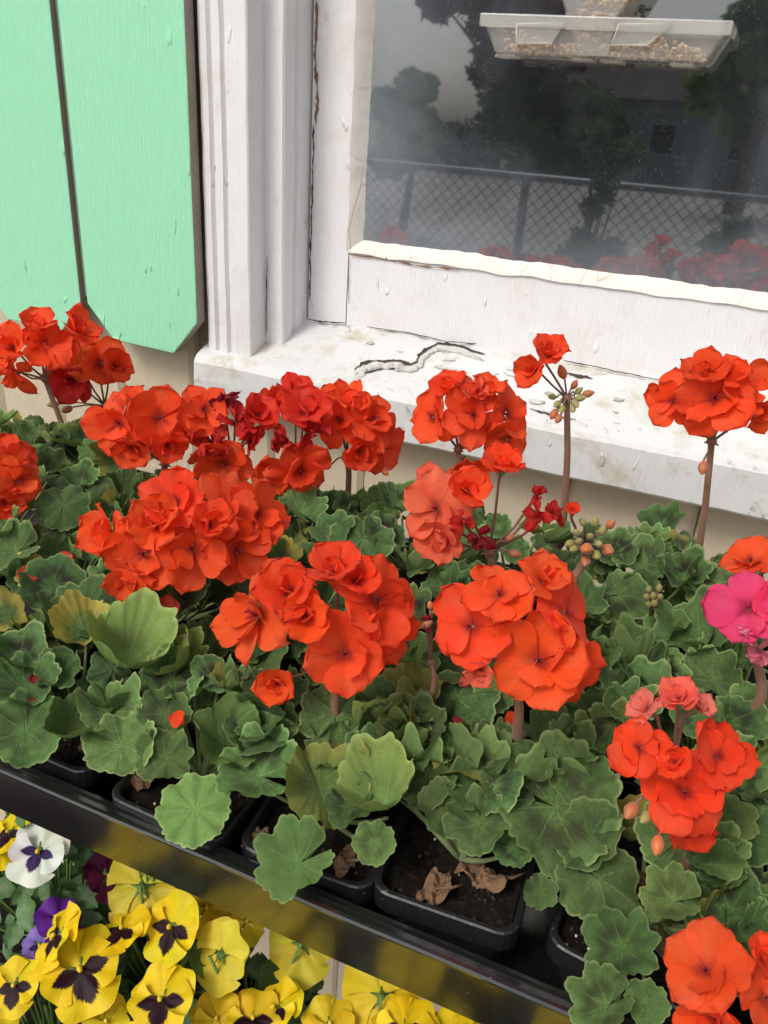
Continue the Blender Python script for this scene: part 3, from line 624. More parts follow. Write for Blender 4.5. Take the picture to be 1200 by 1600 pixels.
# ================================================================== GERANIUM MESHES
def leaf_mesh(k, cup=.15, fold=0., ruffle=.07, lobes=7, curl=0., deep=.10):
    R = random.Random(100+k); NA, NR = 98, 9; m = MB(); gap = R.choice([-.25, -.1, .0, .1, .45])
    ph = [R.uniform(0, 6.3) for _ in range(6)]
    def rad(a):                  # a in -1..1 round the blade, notch at +-1
        th = a*pi
        r = .90+.10*cos(th*.5)-.06*cos(th*2)*.5
        l = abs(a*lobes/2 % 1.0-.5)*2                    # 0 .. 1 inside each lobe
        r += -1.45*deep*(1-sin(pi*min(1, max(0, ((a*lobes/2+.5) % 1.0))))**.55)
        cr = abs(sin(a*lobes/2*pi*3.0+ph[0]*.15))**.6
        r += .085*cr+.02*sin(th*3+ph[1])+.015*sin(th*9+ph[2])
        return r
    def f(u, v):
        v = 1-v; a = lerp(-1, 1, v)*(1-gap*.5*(.35+.65*u)/pi*1.0); th = a*pi; rr = rad(lerp(-1, 1, v)*.97)*u
        x = cos(th)*rr; y = sin(th)*rr
        lobe = cos(2*pi*(lerp(-1, 1, v)*lobes/2+.0))
        z = cup*(u*u*.7+.3*u)+.062*lobe*u*(.35+.65*u)-.05*u*u*max(0, -lobe)**.5
        z += 1.7*ruffle*u**2.4*(sin(th*3+ph[3])+.7*sin(th*5+ph[4])+.4*sin(th*8+ph[5]))*.6
        z += fold*abs(y)*(.6+.4*u)+curl*max(0, x)**2*-1.0
        z += .07*u*noise.noise(Vector((x*1.6, y*1.6, k*7.7)))+.03*noise.noise(Vector((x*4, y*4, k*7.7)))
        z += .05*(v-.5)*(1-u*.3)*(1 if gap < .05 else 0)
        x *= 1-.25*abs(fold)*u; y *= 1-.32*abs(fold)*u
        return Vector((x, y, z))
    m.grid(f, NR, NA, uv=lambda u, v: (u, lerp(-.5, .5, v)*.97*1.0+.0))
    return m.mesh('leaf', M['leaf'], True)
LEAF = [leaf_mesh(k, cup=c, fold=fo, ruffle=ru, lobes=lo, curl=cu, deep=de) for k, (c, fo, ru, lo, cu, de) in enumerate((
    (.22, .10, .08, 7, .10, .12), (.35, .30, .14, 7, .20, .14), (-.25, .15, .10, 7, .30, .12), (.60, .15, .14, 7, 0, .10),
    (.10, .60, .12, 7, .20, .12), (.30, .0, .20, 9, .05, .10), (.45, .45, .16, 5, .05, .16), (-.30, .0, .16, 7, .35, .14),
    (.22, .20, .22, 7, .0, .20), (.04, .04, .05, 9, .08, .07), (.80, .35, .14, 7, -.1, .07), (.6, .75, .12, 7, 0, .10),
    (.20, .95, .10, 7, .2, .10), (.30, .25, .26, 9, .1, .16)))]
FLATL, CUPL, FOLDL = 9, 10, 11
def petal_grid(m, ang, L, W, elev, cup, seed, twist=0., base=.06, ruf=.05, nu=10, nv=12, side=0.):
    R = random.Random(seed); p0, p1 = R.uniform(0, 6), R.uniform(0, 6); ca, sa = cos(ang), sin(ang); ce, se = cos(elev), sin(elev)
    notch = R.choice([0, 0, .05, .09])
    def f(u, v):
        s = lerp(-1, 1, v); uu = u
        hw = W*(.16+.84*sin(pi/2*min(1, uu/.60))**1.25) if uu < .60 else W*sqrt(max(0, 1-((uu-.60)/.40)**2.3))**.85
        l = L*(base+(1-base)*uu)*(1-.10*s*s*uu-notch*uu*uu*(1-min(1, abs(s)*2)))
        x = l; y = s*hw
        z = cup*L*(uu-.25)**2*1.0 - .16*L*s*s*(1-uu*.5)*side + ruf*L*uu*uu*(sin(s*3.2+p0)+.6*sin(s*6+p1+uu*3)+.35*uu*uu*sin(s*13+p1))*.6
        z += .09*L*abs(s)**2*hw/W*.6
        ct, st = cos(twist), sin(twist); y, z = y*ct-z*st, y*st+z*ct
        X = x*ce-z*se; Z = x*se+z*ce
        return Vector((X*ca-y*sa, X*sa+y*ca, Z))
    m.grid(f, nu, nv, uv=lambda u, v: (u, v))
def stamens(m, seed, n=7, h=.26):
    R = random.Random(seed); m.cm = 1
    for i in range(n):
        a = R.uniform(0, 6.3); d = Vector((cos(a)*.35, sin(a)*.35, 1)).normalized(); p = Vector((0, 0, .03)); q = p+d*h*R.uniform(.7, 1.1)
        m.tube([p, q], [.012, .009], 4); m.ball(q, (.024, .018, .018), None, 3, 5)
    m.cm = 0
def floret_mesh(k, kind='open'):
    R = random.Random(500+k); m = MB(); a0 = R.uniform(0, 6.3)
    if kind == 'open':
        for i in range(5):
            petal_grid(m, a0+i*2*pi/5+R.uniform(-.12, .12), R.uniform(.82, 1.08), R.uniform(.39, .50), R.uniform(-.10, .36)+(.08 if i % 2 else 0), R.uniform(-.5, .35), k*31+i, R.uniform(-.4, .4), ruf=R.uniform(.05, .13))
        for i in range(R.choice([1, 2, 3, 4])):
            petal_grid(m, a0+.6+i*2*pi/4.3+R.uniform(-.3, .3), R.uniform(.50, .78), R.uniform(.24, .36), R.uniform(.25, .7), R.uniform(-.2, .5), k*57+i, R.uniform(-.6, .6), ruf=R.uniform(.06, .14), nu=6, nv=6)
        stamens(m, k)
    elif kind == 'half':
        for i in range(5):
            petal_grid(m, a0+i*2*pi/5+R.uniform(-.15, .15), R.uniform(.9, 1.05), R.uniform(.40, .50), R.uniform(.45, .95), R.uniform(-.4, .2), k*31+i, R.uniform(-.35, .35), ruf=.10)
        for i in range(3): petal_grid(m, a0+.5+i*2.1, R.uniform(.55, .75), .3, R.uniform(.8, 1.2), .1, k*57+i, R.uniform(-.6, .6), ruf=.12, nu=6, nv=6)
        stamens(m, k, 5)
    elif kind == 'cup':
        for i in range(5): petal_grid(m, a0+i*2*pi/5, R.uniform(1.1, 1.25), .60, R.uniform(.95, 1.15), -.45, k*31+i, R.uniform(-.1, .2), ruf=.05, side=-.8)
        for i in range(3): petal_grid(m, a0+.5+i*2.1, .85, .36, 1.25, -.1, k*57+i, R.uniform(-.4, .4), ruf=.12, nu=6, nv=6)
    elif kind == 'wilt':
        for i in range(7):
            petal_grid(m, a0+i*2*pi/5+R.uniform(-.5, .5), R.uniform(.6, 1.05), R.uniform(.22, .42), R.uniform(.1, 1.3), R.uniform(-.9, .9), k*31+i, R.uniform(-1.2, 1.2), ruf=R.uniform(.18, .34), side=R.uniform(-1, 1))
    n0 = len(m.v)                # calyx
    return m.mesh('floret', [M['petal'], M['stamen']], True)
FL = {'o': [floret_mesh(i) for i in range(14)], 'h': [floret_mesh(40+i, 'half') for i in range(6)], 'c': [floret_mesh(60+i, 'cup') for i in range(3)], 'w': [floret_mesh(80+i, 'wilt') for i in range(6)]}
def bud_mesh(k):
    m = MB()
    def f(u, v):
        r = .5*sin(pi*u**.9)**.8*(1+.06*cos(5*2*pi*v+k)); return Vector((r*cos(2*pi*v), r*sin(2*pi*v), u*1.75))
    m.grid(f, 8, 12)
    return m.mesh('bud', M['bud'], True)
BUD = [bud_mesh(i) for i in range(3)]
SC = (.94, .070, .011, 1); SC2 = (.95, .080, .014, 1); CR = (.64, .020, .016, 1); DK = (.30, .006, .020, 1); CO = (.92, .12, .080, 1); CO2 = (.90, .20, .15, 1); PK = (.92, .050, .20, 1); PK2 = (.84, .20, .28, 1)
GRN = srgb(146, 156, 84); RDB = srgb(196, 70, 40); ORG = srgb(232, 84, 44)

# ------------------------------------------------------------------ plants: one per pot
class Plant:
    def __init__(s, i):
        s.x, s.y, _, s.row = POTS[i]; s.e = None; s.stem = MB(); s.leaves = []; s.heads = []; s.i = i
        s.base = Vector((s.x, s.y, SOILZ-.004))
PL = [Plant(i) for i in range(len(POTS))]
def nearest(p, rows=None):
    return min((q for q in PL if rows is None or q.row in rows), key=lambda q: (q.x-p.x)**2+(q.y-p.y)**2)
def canopy(y): return interp(y, [(-.75, 1.185), (-.70, 1.205), (-.65, 1.222), (-.60, 1.236), (-.5, 1.252), (-.4, 1.262), (-.32, 1.262), (-.26, 1.235)])
def oncanopy(px, py, dz=0.):
    lo = None
    for i in range(400):
        y = -.78+i*.0014; p = aty(px, py, y)
        if p.z < canopy(y)+dz: return p
    return p
def add_leaf(pl, pos, n, nd, r, k, col, stalk=True):
    R3 = frame_from(n, -nd)      # local +X points away from the notch
    pl.leaves.append((pos, R3, r, k, col))
    if stalk:
        b = pl.base+Vector((0, 0, .012)); q = pos+R3 @ Vector((-.03*r, 0, -.012*r/.03)); mid = b.lerp(q, .55)+Vector((0, 0, -.012)); 
        mid.z = max(mid.z, b.z+.01)
        pth = [b]+[(b*(1-t)**2+mid*2*t*(1-t)+q*t*t) for t in (.25, .5, .75)]+[q]
        pl.stem.cm = 1; pl.stem.tube(pth, [.0021, .0016, .0014, .0012, .0011], 6)
# hero leaves: px, py, width px, notch angle (deg, screen; None = towards its plant), normal tilt (right, up), mesh, yellow, pale
HL = [(196, 1038, 138, -70, .0, .85, 10, .1, .55), (172, 1112, 108, 100, -.1, .5, 4, 0, .0), (256, 1115, 80, 60, .2, .2, 0, 0, 0), (190, 1165, 100, 95, -.1, .35, 0, 0, 0),
 (258, 1186, 88, 40, .1, .3, 8, 0, .1), (40, 1142, 122, 80, -.2, .4, 0, 0, .1), (104, 1146, 84, 30, .3, .5, 11, 0, .35), (28, 1032, 96, -60, -.1, .6, 6, 0, 0), (95, 1050, 74, 20, -.3, .3, 8, 0, 0),
 (40, 1078, 92, 120, .1, .5, 3, 0, .05), (130, 962, 118, -60, -.1, .45, 8, 0, 0), (270, 948, 108, -80, .1, .6, 3, 0, 0), (305, 1265, 108, 8, -.25, .15, 9, 0, .42), (340, 1158, 118, -20, .3, .2, 6, .1, .5),
 (405, 1212, 128, -30, -.2, .5, 1, 0, .1), (335, 1062, 78, 30, -.2, .5, 8, 0, 0), (385, 1085, 80, -40, .2, .5, 13, 0, 0), (415, 1142, 105, 20, -.2, .55, 0, 0, 0), (497, 1228, 142, 100, .15, .2, 4, .35, .3),
 (465, 1350, 128, 35, -.15, .25, 1, 0, .3), (585, 1178, 88, 80, -.1, .5, 0, 0, 0), (655, 1152, 92, -60, .0, .6, 3, 0, 0), (598, 1258, 128, -30, -.1, .9, 10, .12, .35), (690, 1266, 84, 170, .3, .3, 0, 0, .12),
 (585, 1318, 66, 60, 0, .2, 0, 0, .2), (747, 1288, 102, 80, .0, .35, 8, 0, .05), (715, 1188, 58, 160, .3, .5, 13, 0, 0), (765, 1178, 76, 80, .1, .4, 8, 0, 0), (592, 1104, 78, 150, .2, .6, 5, 0, 0),
 (715, 1092, 118, 90, .0, .45, 2, 0, 0), (868, 1262, 178, 150, .0, .3, 5, 0, .06), (935, 1372, 132, 140, .2, .2, 2, 0, .05), (842, 1392, 58, 90, .2, -.1, 4, 0, 0), (972, 1482, 118, 40, -.1, .35, 8, 0, .1),
 (948, 1572, 112, 20, -.2, .3, 1, 0, .08), (1052, 1408, 96, -20, -.2, .4, 1, 0, .2), (1140, 1425, 132, 30, .0, .4, 8, 0, 0), (1118, 1345, 98, -40, .1, .5, 3, 0, .15), (860, 1140, 70, -80, .0, .6, 5, 0, 0),
 (890, 1168, 82, 10, .2, .5, 13, 0, .05), (838, 1205, 76, 60, -.3, .5, 6, 0, .05), (905, 1215, 104, 60, .2, .45, 0, 0, .05), (955, 1135, 74, 60, .1, .6, 2, 0, 0), (1182, 1128, 122, 120, .2, .4, 0, 0, 0), (1000, 1085, 108, -90, 0, .65, 5, 0, 0),
 (1112, 1064, 96, -60, .1, .6, 13, 0, 0), (960, 1048, 70, -60, -.3, .5, 4, 0, .2), (1190, 1235, 70, 0, .2, .5, 8, 0, 0), (1175, 1298, 92, 60, .2, .3, 2, 0, 0), (1010, 1568, 66, 60, .2, .2, 0, 0, 0),
 (1032, 820, 70, -80, .1, .6, 1, 0, .1), (1065, 850, 66, -70, .2, .6, 2, 0, .1), (1005, 880, 90, -50, -.2, .5, 4, 0, .1), (962, 862, 80, -60, -.1, .6, 0, 0, 0), (965, 930, 98, 160, -.1, .55, 2, 0, .1), (905, 948, 96, 60, .0, .5, 8, 0, 0),
 (1065, 905, 78, -80, .0, .6, 3, 0, 0), (1118, 912, 96, 130, .0, .55, 2, 0, .18), (1092, 1000, 122, -50, -.1, .55, 6, 0, .1), (1045, 985, 80, 10, -.2, .5, 4, 0, .15), (1135, 1020, 84, 100, .2, .5, 5, 0, .05), (1005, 1045, 88, -60, 0, .6, 13, 0, 0),
 (870, 1035, 90, -60, .0, .55, 6, 0, 0), (565, 845, 92, -110, -.1, .5, 9, 0, .05), (600, 832, 70, -90, .4, .4, 9, 0, 0), (520, 830, 70, -60, -.2, .6, 0, 0, 0), (620, 790, 66, -90, .1, .6, 3, 0, 0), (470, 800, 74, -70, .1, .6, 1, 0, 0),
 (24, 862, 82, 30, -.1, .4, 1, 0, .05), (78, 918, 96, 150, .0, .5, 0, 0, 0), (10, 962, 74, 160, -.2, .2, 4, 1.0, .3), (120, 868, 60, -60, .2, .5, 11, 0, .15), (165, 760, 62, -60, .2, .6, 2, 0, 0), (125, 755, 54, -60, 0, .6, 3, 0, 0), (190, 770, 60, -70, .2, .5, 11, 0, 0),
 (650, 1030, 80, -60, .2, .5, 4, 0, .1), (640, 960, 84, -60, .0, .6, 13, 0, 0), (1090, 1120, 80, 60, 0, .5, 0, 0, 0), (1160, 1200, 90, 150, .2, .4, 5, 0, 0), (700, 925, 80, -60, 0, .6, 1, 0, 0), (664, 1222, 92, 70, .0, .5, 0, 0, .05), (640, 1182, 78, -60, -.1, .6, 8, 0, 0), (738, 1232, 84, 60, .1, .5, 5, 0, 0), (790, 1232, 80, 40, .2, .5, 0, 0, 0), (545, 1262, 74, 60, .1, .4, 8, 0, .05), (800, 1325, 62, 100, .1, .3, 0, 0, 0), (270, 1062, 84, 60, .1, .6, 5, 0, 0), (445, 1085, 80, 60, .1, .6, 0, 0, 0)]
for (px, py, w, na, tx, ty, k, yl, pa) in HL:
    dz = 0 if py < 1180 else -.004
    p = oncanopy(px, py, dz); D = depth(p); toc = (CAM-p).normalized()
    jx = ((px*37+py*17) % 100)/100-.5; n = (toc*.75+RT*(tx*1.3+jx*.5)+UPV*ty*1.2+Vector((0, 0, .1))).normalized(); r = w/FPX*D*.5*1.10
    pl = nearest(p+Vector((0, .02, 0)), ('front', 'mid', 'left') if p.y < -.44 else None)
    if (px, py) == (842, 1392): pl = PL[4]
    nd = RT*cos(radians(na))+UPV*sin(radians(na))
    add_leaf(pl, p, n, nd, r, k, (yl, min(1, pa+(.16 if py > 1100 else .04)), 0, 1))
# filling leaves
front_edge = [(-200, 1125), (0, 1128), (150, 1135), (250, 1150), (400, 1195), (560, 1270), (700, 1290), (830, 1310), (960, 1400), (1060, 1520), (1200, 1560)]
back_edge = [(-200, 655), (0, 650), (110, 655), (180, 665), (230, 735), (330, 760), (500, 770), (640, 768), (760, 790), (850, 815), (960, 815), (1060, 815), (1120, 860), (1300, 880)]
RF = random.Random(21)
for pl in PL:
    nl = 25 if pl.row in ('front', 'mid', 'left') else 26
    for i in range(nl):
        for tries in range(12):
            a = RF.uniform(0, 2*pi); q = sqrt(RF.random())*.078
            x = pl.x+cos(a)*q; y = pl.y+sin(a)*q
            z = canopy(y)+.006-RF.random()**1.3*.055-max(0, q-.05)*.3-(.004 if pl.row == 'front' else 0)
            if y > -.27: z -= .02
            p = Vector((x, y, z)); X, Y = proj(p); r = RF.uniform(.014, .025)*(.9 if pl.row in ('back', 'backleft') else 1)
            rp = r*FPX/depth(p)
            if Y+rp*.7 > interp(X, front_edge) or Y-rp*.55 < interp(X, back_edge): continue
            if 955 < X < 1045 and 930 < Y < 985 and RF.random() < .8: continue
            toc = (CAM-p).normalized()
            out = Vector((cos(a), sin(a), 0))
            n = (Vector((0, 0, 1))*.55+toc*.45+out*.45+Vector((RF.gauss(0, .5), RF.gauss(0, .5), 0))).normalized()
            nd = (pl.base-p)+Vector((RF.gauss(0, .03), RF.gauss(0, .03), 0))
            add_leaf(pl, p, n, nd, r, RF.randrange(len(LEAF)), (RF.random()**9*.8, RF.random()**3*.4, 0, 1)); break

# ------------------------------------------------------------------ flower heads
# name: hub px, Y plane, sphere radius px, stem foot px, florets (px, py, diam px, kind, colour, nx, ny), buds (px, py, size px, colour)
HEADS = [
 ('scarlet', (505, 1000), -.615, 120, (521, 1172), [(540, 1022, 150, 'o', SC2, .02, -.12), (596, 935, 150, 'o', SC, .4, .25), (392, 960, 158, 'o', SC2, -.72, .12), (452, 922, 118, 'h', SC, -.1, .45), (478, 962, 100, 'h', SC, -.1, .1), (522, 890, 108, 'h', SC2, -.2, .65), (430, 1072, 92, 'c', SC2, -.15, -.12), (610, 985, 115, 'o', SC, .7, -.2), (555, 905, 90, 'h', SC, .1, .6)], [(668, 975, 20, DK)]),
 ('scarlet', (800, 1000), -.60, 125, (808, 1150), [(842, 1034, 160, 'o', SC2, .05, -.08), (732, 978, 140, 'o', SC2, -.32, .1), (780, 925, 126, 'o', SC, -.05, .5), (892, 955, 130, 'o', SC, .72, .22), (900, 1040, 138, 'o', SC, .68, -.15), (852, 905, 100, 'h', SC2, .35, .6), (750, 1050, 60, 'h', CO, -.2, -.6)], []),
 ('scarlet', (290, 845), -.53, 150, (206, 965), [(300, 858, 132, 'o', SC2, .0, -.02), (222, 868, 130, 'o', SC, -.28, -.05), (168, 832, 104, 'h', SC, -.65, .25), (205, 905, 96, 'h', SC2, -.3, -.55), (272, 778, 116, 'o', SC, -.1, .5), (350, 785, 112, 'o', SC, .2, .45), (405, 800, 118, 'o', SC, .6, .2), (372, 862, 112, 'o', SC, .45, -.25), (245, 815, 104, 'h', SC2, -.2, .3), (330, 820, 90, 'h', SC, .1, .3)], []),
 ('scarlet, with a few faded coral petals on top,', (1060, 1185), -.625, 100, (1075, 1360), [(996, 1168, 112, 'o', SC2, -.35, .1), (1070, 1240, 138, 'o', SC2, .02, -.15), (1125, 1180, 118, 'o', SC, .42, .15), (1060, 1090, 84, 'h', CO, .0, .55), (1100, 1102, 62, 'c', CO2, .6, .3), (1008, 1105, 66, 'h', CO2, -.6, .5), (1080, 1290, 90, 'h', SC, .1, -.6), (1055, 1190, 70, 'h', SC, 0, .2)], [(985, 1268, 34, RDB), (1008, 1278, 26, GRN), (1027, 1322, 32, ORG)]),
 ('scarlet', (1120, 1545), -.70, 95, (1180, 1690), [(1102, 1515, 150, 'o', SC2, -.15, .2), (1115, 1598, 130, 'h', SC2, -.05, -.35), (1196, 1498, 90, 'h', SC, .5, .3), (1200, 1560, 110, 'o', SC, .45, -.1)], []),
 ('tall scarlet', (70, 592), -.36, 78, (122, 745), [(72, 535, 92, 'o', SC, .05, .35), (18, 540, 80, 'h', SC, -.4, .4), (58, 507, 70, 'h', SC2, .0, .75), (120, 515, 84, 'h', SC, .45, .65), (15, 582, 74, 'w', SC, -.4, .0), (100, 545, 70, 'o', SC, .3, .2), (-12, 560, 70, 'o', SC, -.5, .2)], []),
 ('scarlet, with shaded florets painted crimson,', (150, 612), -.30, 60, (80, 690), [(112, 592, 84, 'h', CR, -.2, -.1), (160, 566, 92, 'o', SC, .4, .2), (130, 575, 80, 'w', CR, -.1, .3), (180, 572, 66, 'h', SC, .6, .1)], [(139, 648, 13, RDB), (104, 640, 20, DK), (82, 632, 18, GRN)]),  # crimson florets carry painted shade in their colour
 ('scarlet', (10, 755), -.50, 68, (22, 815), [(18, 715, 84, 'o', SC, .1, .45), (30, 752, 86, 'o', SC2, .35, .05), (8, 785, 74, 'h', SC, .05, -.45), (-30, 745, 84, 'o', SC, -.4, 0)], []),
 ('scarlet', (243, 700), -.44, 72, (234, 785), [(184, 662, 106, 'o', SC2, -.3, .0), (252, 652, 104, 'o', SC, .25, .1), (208, 628, 62, 'h', SC, -.1, .7), (208, 700, 76, 'h', SC2, -.1, -.45), (262, 695, 70, 'h', SC, .3, -.4)], []),
 ('half-wilted scarlet', (350, 690), -.40, 80, (395, 830), [(318, 638, 90, 'o', SC, -.1, .4), (350, 728, 96, 'o', SC2, .0, -.35), (300, 668, 72, 'w', SC, -.3, .2), (330, 688, 76, 'w', CR, .0, .1), (372, 655, 78, 'w', CR, .1, .2), (405, 648, 80, 'h', (.78, .03, .012, 1), .3, .3), (352, 622, 60, 'w', DK, .0, .6), (395, 690, 70, 'w', CR, .3, .0), (310, 705, 66, 'w', SC, -.2, -.2), (428, 628, 62, 'h', SC, .2, .5)], []),
 ('scarlet and darker fading', (452, 715), -.38, 72, (440, 800), [(478, 642, 96, 'h', (.78, .03, .012, 1), .1, .5), (492, 672, 84, 'w', CR, .35, .2), (470, 738, 104, 'o', SC, .25, -.4), (425, 735, 80, 'h', SC, -.2, -.3), (460, 610, 66, 'h', (.80, .03, .012, 1), -.1, .7), (445, 690, 70, 'w', CR, 0, 0)], []),
 ('scarlet', (543, 712), -.34, 70, (540, 795), [(530, 655, 100, 'o', SC2, -.15, .05), (545, 625, 76, 'h', SC, .0, .7), (588, 655, 98, 'o', SC, .5, .2), (600, 700, 90, 'o', SC, .5, -.25), (562, 705, 78, 'h', SC, .1, -.45), (520, 620, 60, 'h', SC, -.3, .6)], [(511, 730, 14, RDB), (602, 738, 16, ORG)]),
 ('scarlet', (716, 702), -.32, 84, (712, 770), [(672, 650, 100, 'o', SC, -.6, .05), (740, 648, 104, 'o', SC2, .0, .08), (796, 645, 100, 'o', SC, .6, .05), (702, 608, 74, 'h', SC, -.3, .6), (762, 610, 70, 'h', SC, .2, .7), (796, 690, 86, 'o', SC, .5, -.4), (738, 612, 60, 'h', CO, 0, .7), (735, 735, 80, 'h', SC, .1, -.4)], []),
 ('fading coral and withered', (764, 862), -.49, 100, (763, 905), [(682, 795, 118, 'o', CO, -.1, .05), (668, 742, 58, 'c', CO, -.4, .5), (730, 765, 82, 'h', SC, .2, .3), (690, 842, 92, 'h', CO, -.1, -.35), (748, 838, 56, 'w', DK, .0, .1), (786, 728, 84, 'h', SC, .2, .65), (842, 770, 46, 'w', CR, .3, .4), (845, 800, 60, 'w', CR, .3, .0), (872, 802, 52, 'w', CR, .5, .1), (722, 812, 50, 'w', CR, -.1, .1)], [(806, 866, 22, DK), (797, 840, 17, RDB)]),
 ('tall budding, with a single open scarlet bloom,', (886, 622), -.31, 50, (877, 850), [(858, 552, 72, 'h', SC, .25, .45), (832, 580, 66, 'h', SC, -.5, .1)], [(878, 580, 24, ORG), (870, 632, 17, GRN), (865, 648, 20, RDB), (878, 640, 16, GRN), (900, 632, 17, GRN), (908, 622, 18, GRN), (920, 615, 20, RDB), (905, 610, 16, GRN), (895, 640, 15, GRN), (862, 620, 15, GRN), (898, 600, 17, RDB), (872, 655, 18, RDB)]),
 ('tall scarlet', (1112, 690), -.30, 88, (1075, 950), [(1118, 622, 140, 'o', SC2, .0, .0), (1048, 625, 96, 'o', SC, -.62, .05), (1100, 582, 88, 'h', SC, -.1, .65), (1168, 605, 104, 'o', SC, .6, .25), (1186, 645, 76, 'h', SC, .55, -.2), (1145, 585, 70, 'h', SC, .2, .6)], [(1098, 732, 24, RDB)]),
 ('green budding', (917, 828), -.475, 44, (898, 900), [(895, 795, 36, 'c', SC, .1, .4)], [(900, 832, 19, GRN), (890, 850, 22, GRN), (905, 845, 18, GRN), (916, 858, 30, ORG), (950, 860, 30, RDB), (936, 850, 18, GRN), (942, 828, 20, GRN), (930, 815, 20, GRN), (955, 818, 22, RDB), (910, 815, 18, GRN), (896, 858, 22, GRN), (932, 868, 24, GRN), (922, 838, 18, GRN), (915, 878, 24, RDB)]),
 ('orange-scarlet', (1168, 885), -.36, 56, (1150, 985), [(1172, 872, 100, 'o', SC2, -.1, .72), (1225, 880, 70, 'h', SC, .4, .2)], []),
 ('bright pink, partly withered,', (1185, 985), -.52, 60, (1190, 1090), [(1170, 948, 128, 'o', PK, -.1, .35), (1180, 990, 62, 'w', PK2, .1, .0), (1190, 1022, 60, 'w', PK2, .2, -.2), (1215, 950, 90, 'h', PK, .4, .3)], []),
 ('small green budding', (1021, 945), -.44, 22, (1030, 985), [], [(1014, 920, 15, GRN), (1030, 918, 16, GRN), (1020, 930, 17, GRN), (1010, 932, 15, GRN), (1032, 932, 15, GRN), (1022, 942, 17, GRN), (1013, 944, 14, GRN)]),
 ('small withered crimson', (668, 1010), -.59, 24, (672, 1090), [(667, 968, 34, 'w', DK, 0, .3)], [(672, 945, 16, ORG)]),
]
RH = random.Random(5); used = {}
desc = {}
for hi, (nm, hub, Y, Rpx, foot, fl, buds) in enumerate(HEADS):
    hc = aty(hub[0], hub[1], Y); D = depth(hc); s = D/FPX; toc = (CAM-hc).normalized()
    ctr_px = (sum(f[0] for f in fl)/len(fl), sum(f[1] for f in fl)/len(fl)) if fl else hub
    ctr = atd(ctr_px[0], ctr_px[1], D)
    low = hc-UPV*0
    if abs(hub[1]-ctr_px[1]) < 45: hubp = hc+Vector((0, .012, -.02))        # hidden behind its florets
    else: hubp = hc
    ft = aty(foot[0], foot[1], Y+.004)
    pl = nearest(ft+Vector((0, .045, 0))) if hi not in (4,) else nearest(Vector((.034, -.628, 0)))
    pl.heads.append(nm)
    hk_ = .5 if nm.startswith('small') else .85
    hm = MB(); hm.cm = 0
    hm.ball(hubp, (.0052*hk_, .0052*hk_, .0046*hk_), None, 5, 8)
    for k in range(6):
        a = k*pi/3+RH.random(); hm.tube([hubp, hubp+Vector((cos(a)*.007, sin(a)*.007, -.003+RH.uniform(-.002, .002)))*hk_], [.002*hk_, .0004], 4)
    items = []
    for (px, py, d, kind, col, nx, ny) in fl:
        lat = math.hypot(px-ctr_px[0], py-ctr_px[1]); fo = sqrt(max(0, (Rpx*1.0)**2-lat*lat))*s*.85
        if lat > Rpx: fo = -.2*(lat-Rpx)*s
        p = atd(px, py, D-fo); n = (toc*sqrt(max(.05, 1-nx*nx-ny*ny))+RT*nx+UPV*ny).normalized()
        r = d*.5*(D-fo)/FPX*1.10; base = p-n*r*(.18 if kind in 'oh' else .5)
        if kind == 'c': r *= .80
        items.append((base, n, r, kind, col))
    for (base, n, r, kind, col) in items:
        q = base-n*.010; mid = hubp.lerp(q, .5)+(q-ctr)*.1
        hm.tube([hubp, mid, q, base-n*.001], [.0012, .0010, .0011, .0018], 6)
        hm.cm = 1; R3 = frame_from(n, RT); 
        for k in range(5):
            a = k*2*pi/5; hm.tube([q+n*.004, base+R3 @ Vector((cos(a)*r*.10, sin(a)*r*.10, -r*.10)), base+R3 @ Vector((cos(a)*r*.24, sin(a)*r*.24, -r*.09))], [.0014, .0014, .0003], 4)
        hm.cm = 0
    bl = []
    for (px, py, d, col) in buds:
        p = atd(px, py, D-.006+RH.uniform(-.006, .004)); dr = (p-hubp); dr = dr.normalized() if dr.length > .004 else Vector((0, 0, 1))
        ax = (dr+Vector((RH.gauss(0, .15), RH.gauss(0, .15), -.2 if py > hub[1] else .1))).normalized(); sz = d*D/FPX
        bl.append((p-ax*sz*.6, ax, sz*.62, col)); hm.tube([hubp, hubp.lerp(p, .5)+Vector((0, 0, .003)), p-ax*sz*.6], [.0009, .0008, .001], 5)
    # stem
    bse = pl.base+Vector((0, 0, .01)); tgt = ft
    path = [bse, bse.lerp(ft, .5)+Vector((0, 0, .006)), ft]+[ft.lerp(hubp, t)+Vector((sin(t*pi)*.0025, 0, 0)) for t in (.33, .66, 1)]
    if ft.z < SOILZ: path = [bse, bse.lerp(hubp, .5), hubp]
    pl.stem.cm = 0; k = len(path); pl.stem.tube(path, [lerp(.0037, .0027, i/(k-1))*(.6 if hk_ < .6 else 1) for i in range(k)], 8)
    used.setdefault(pl.i, []).append((hm, items, bl, nm))
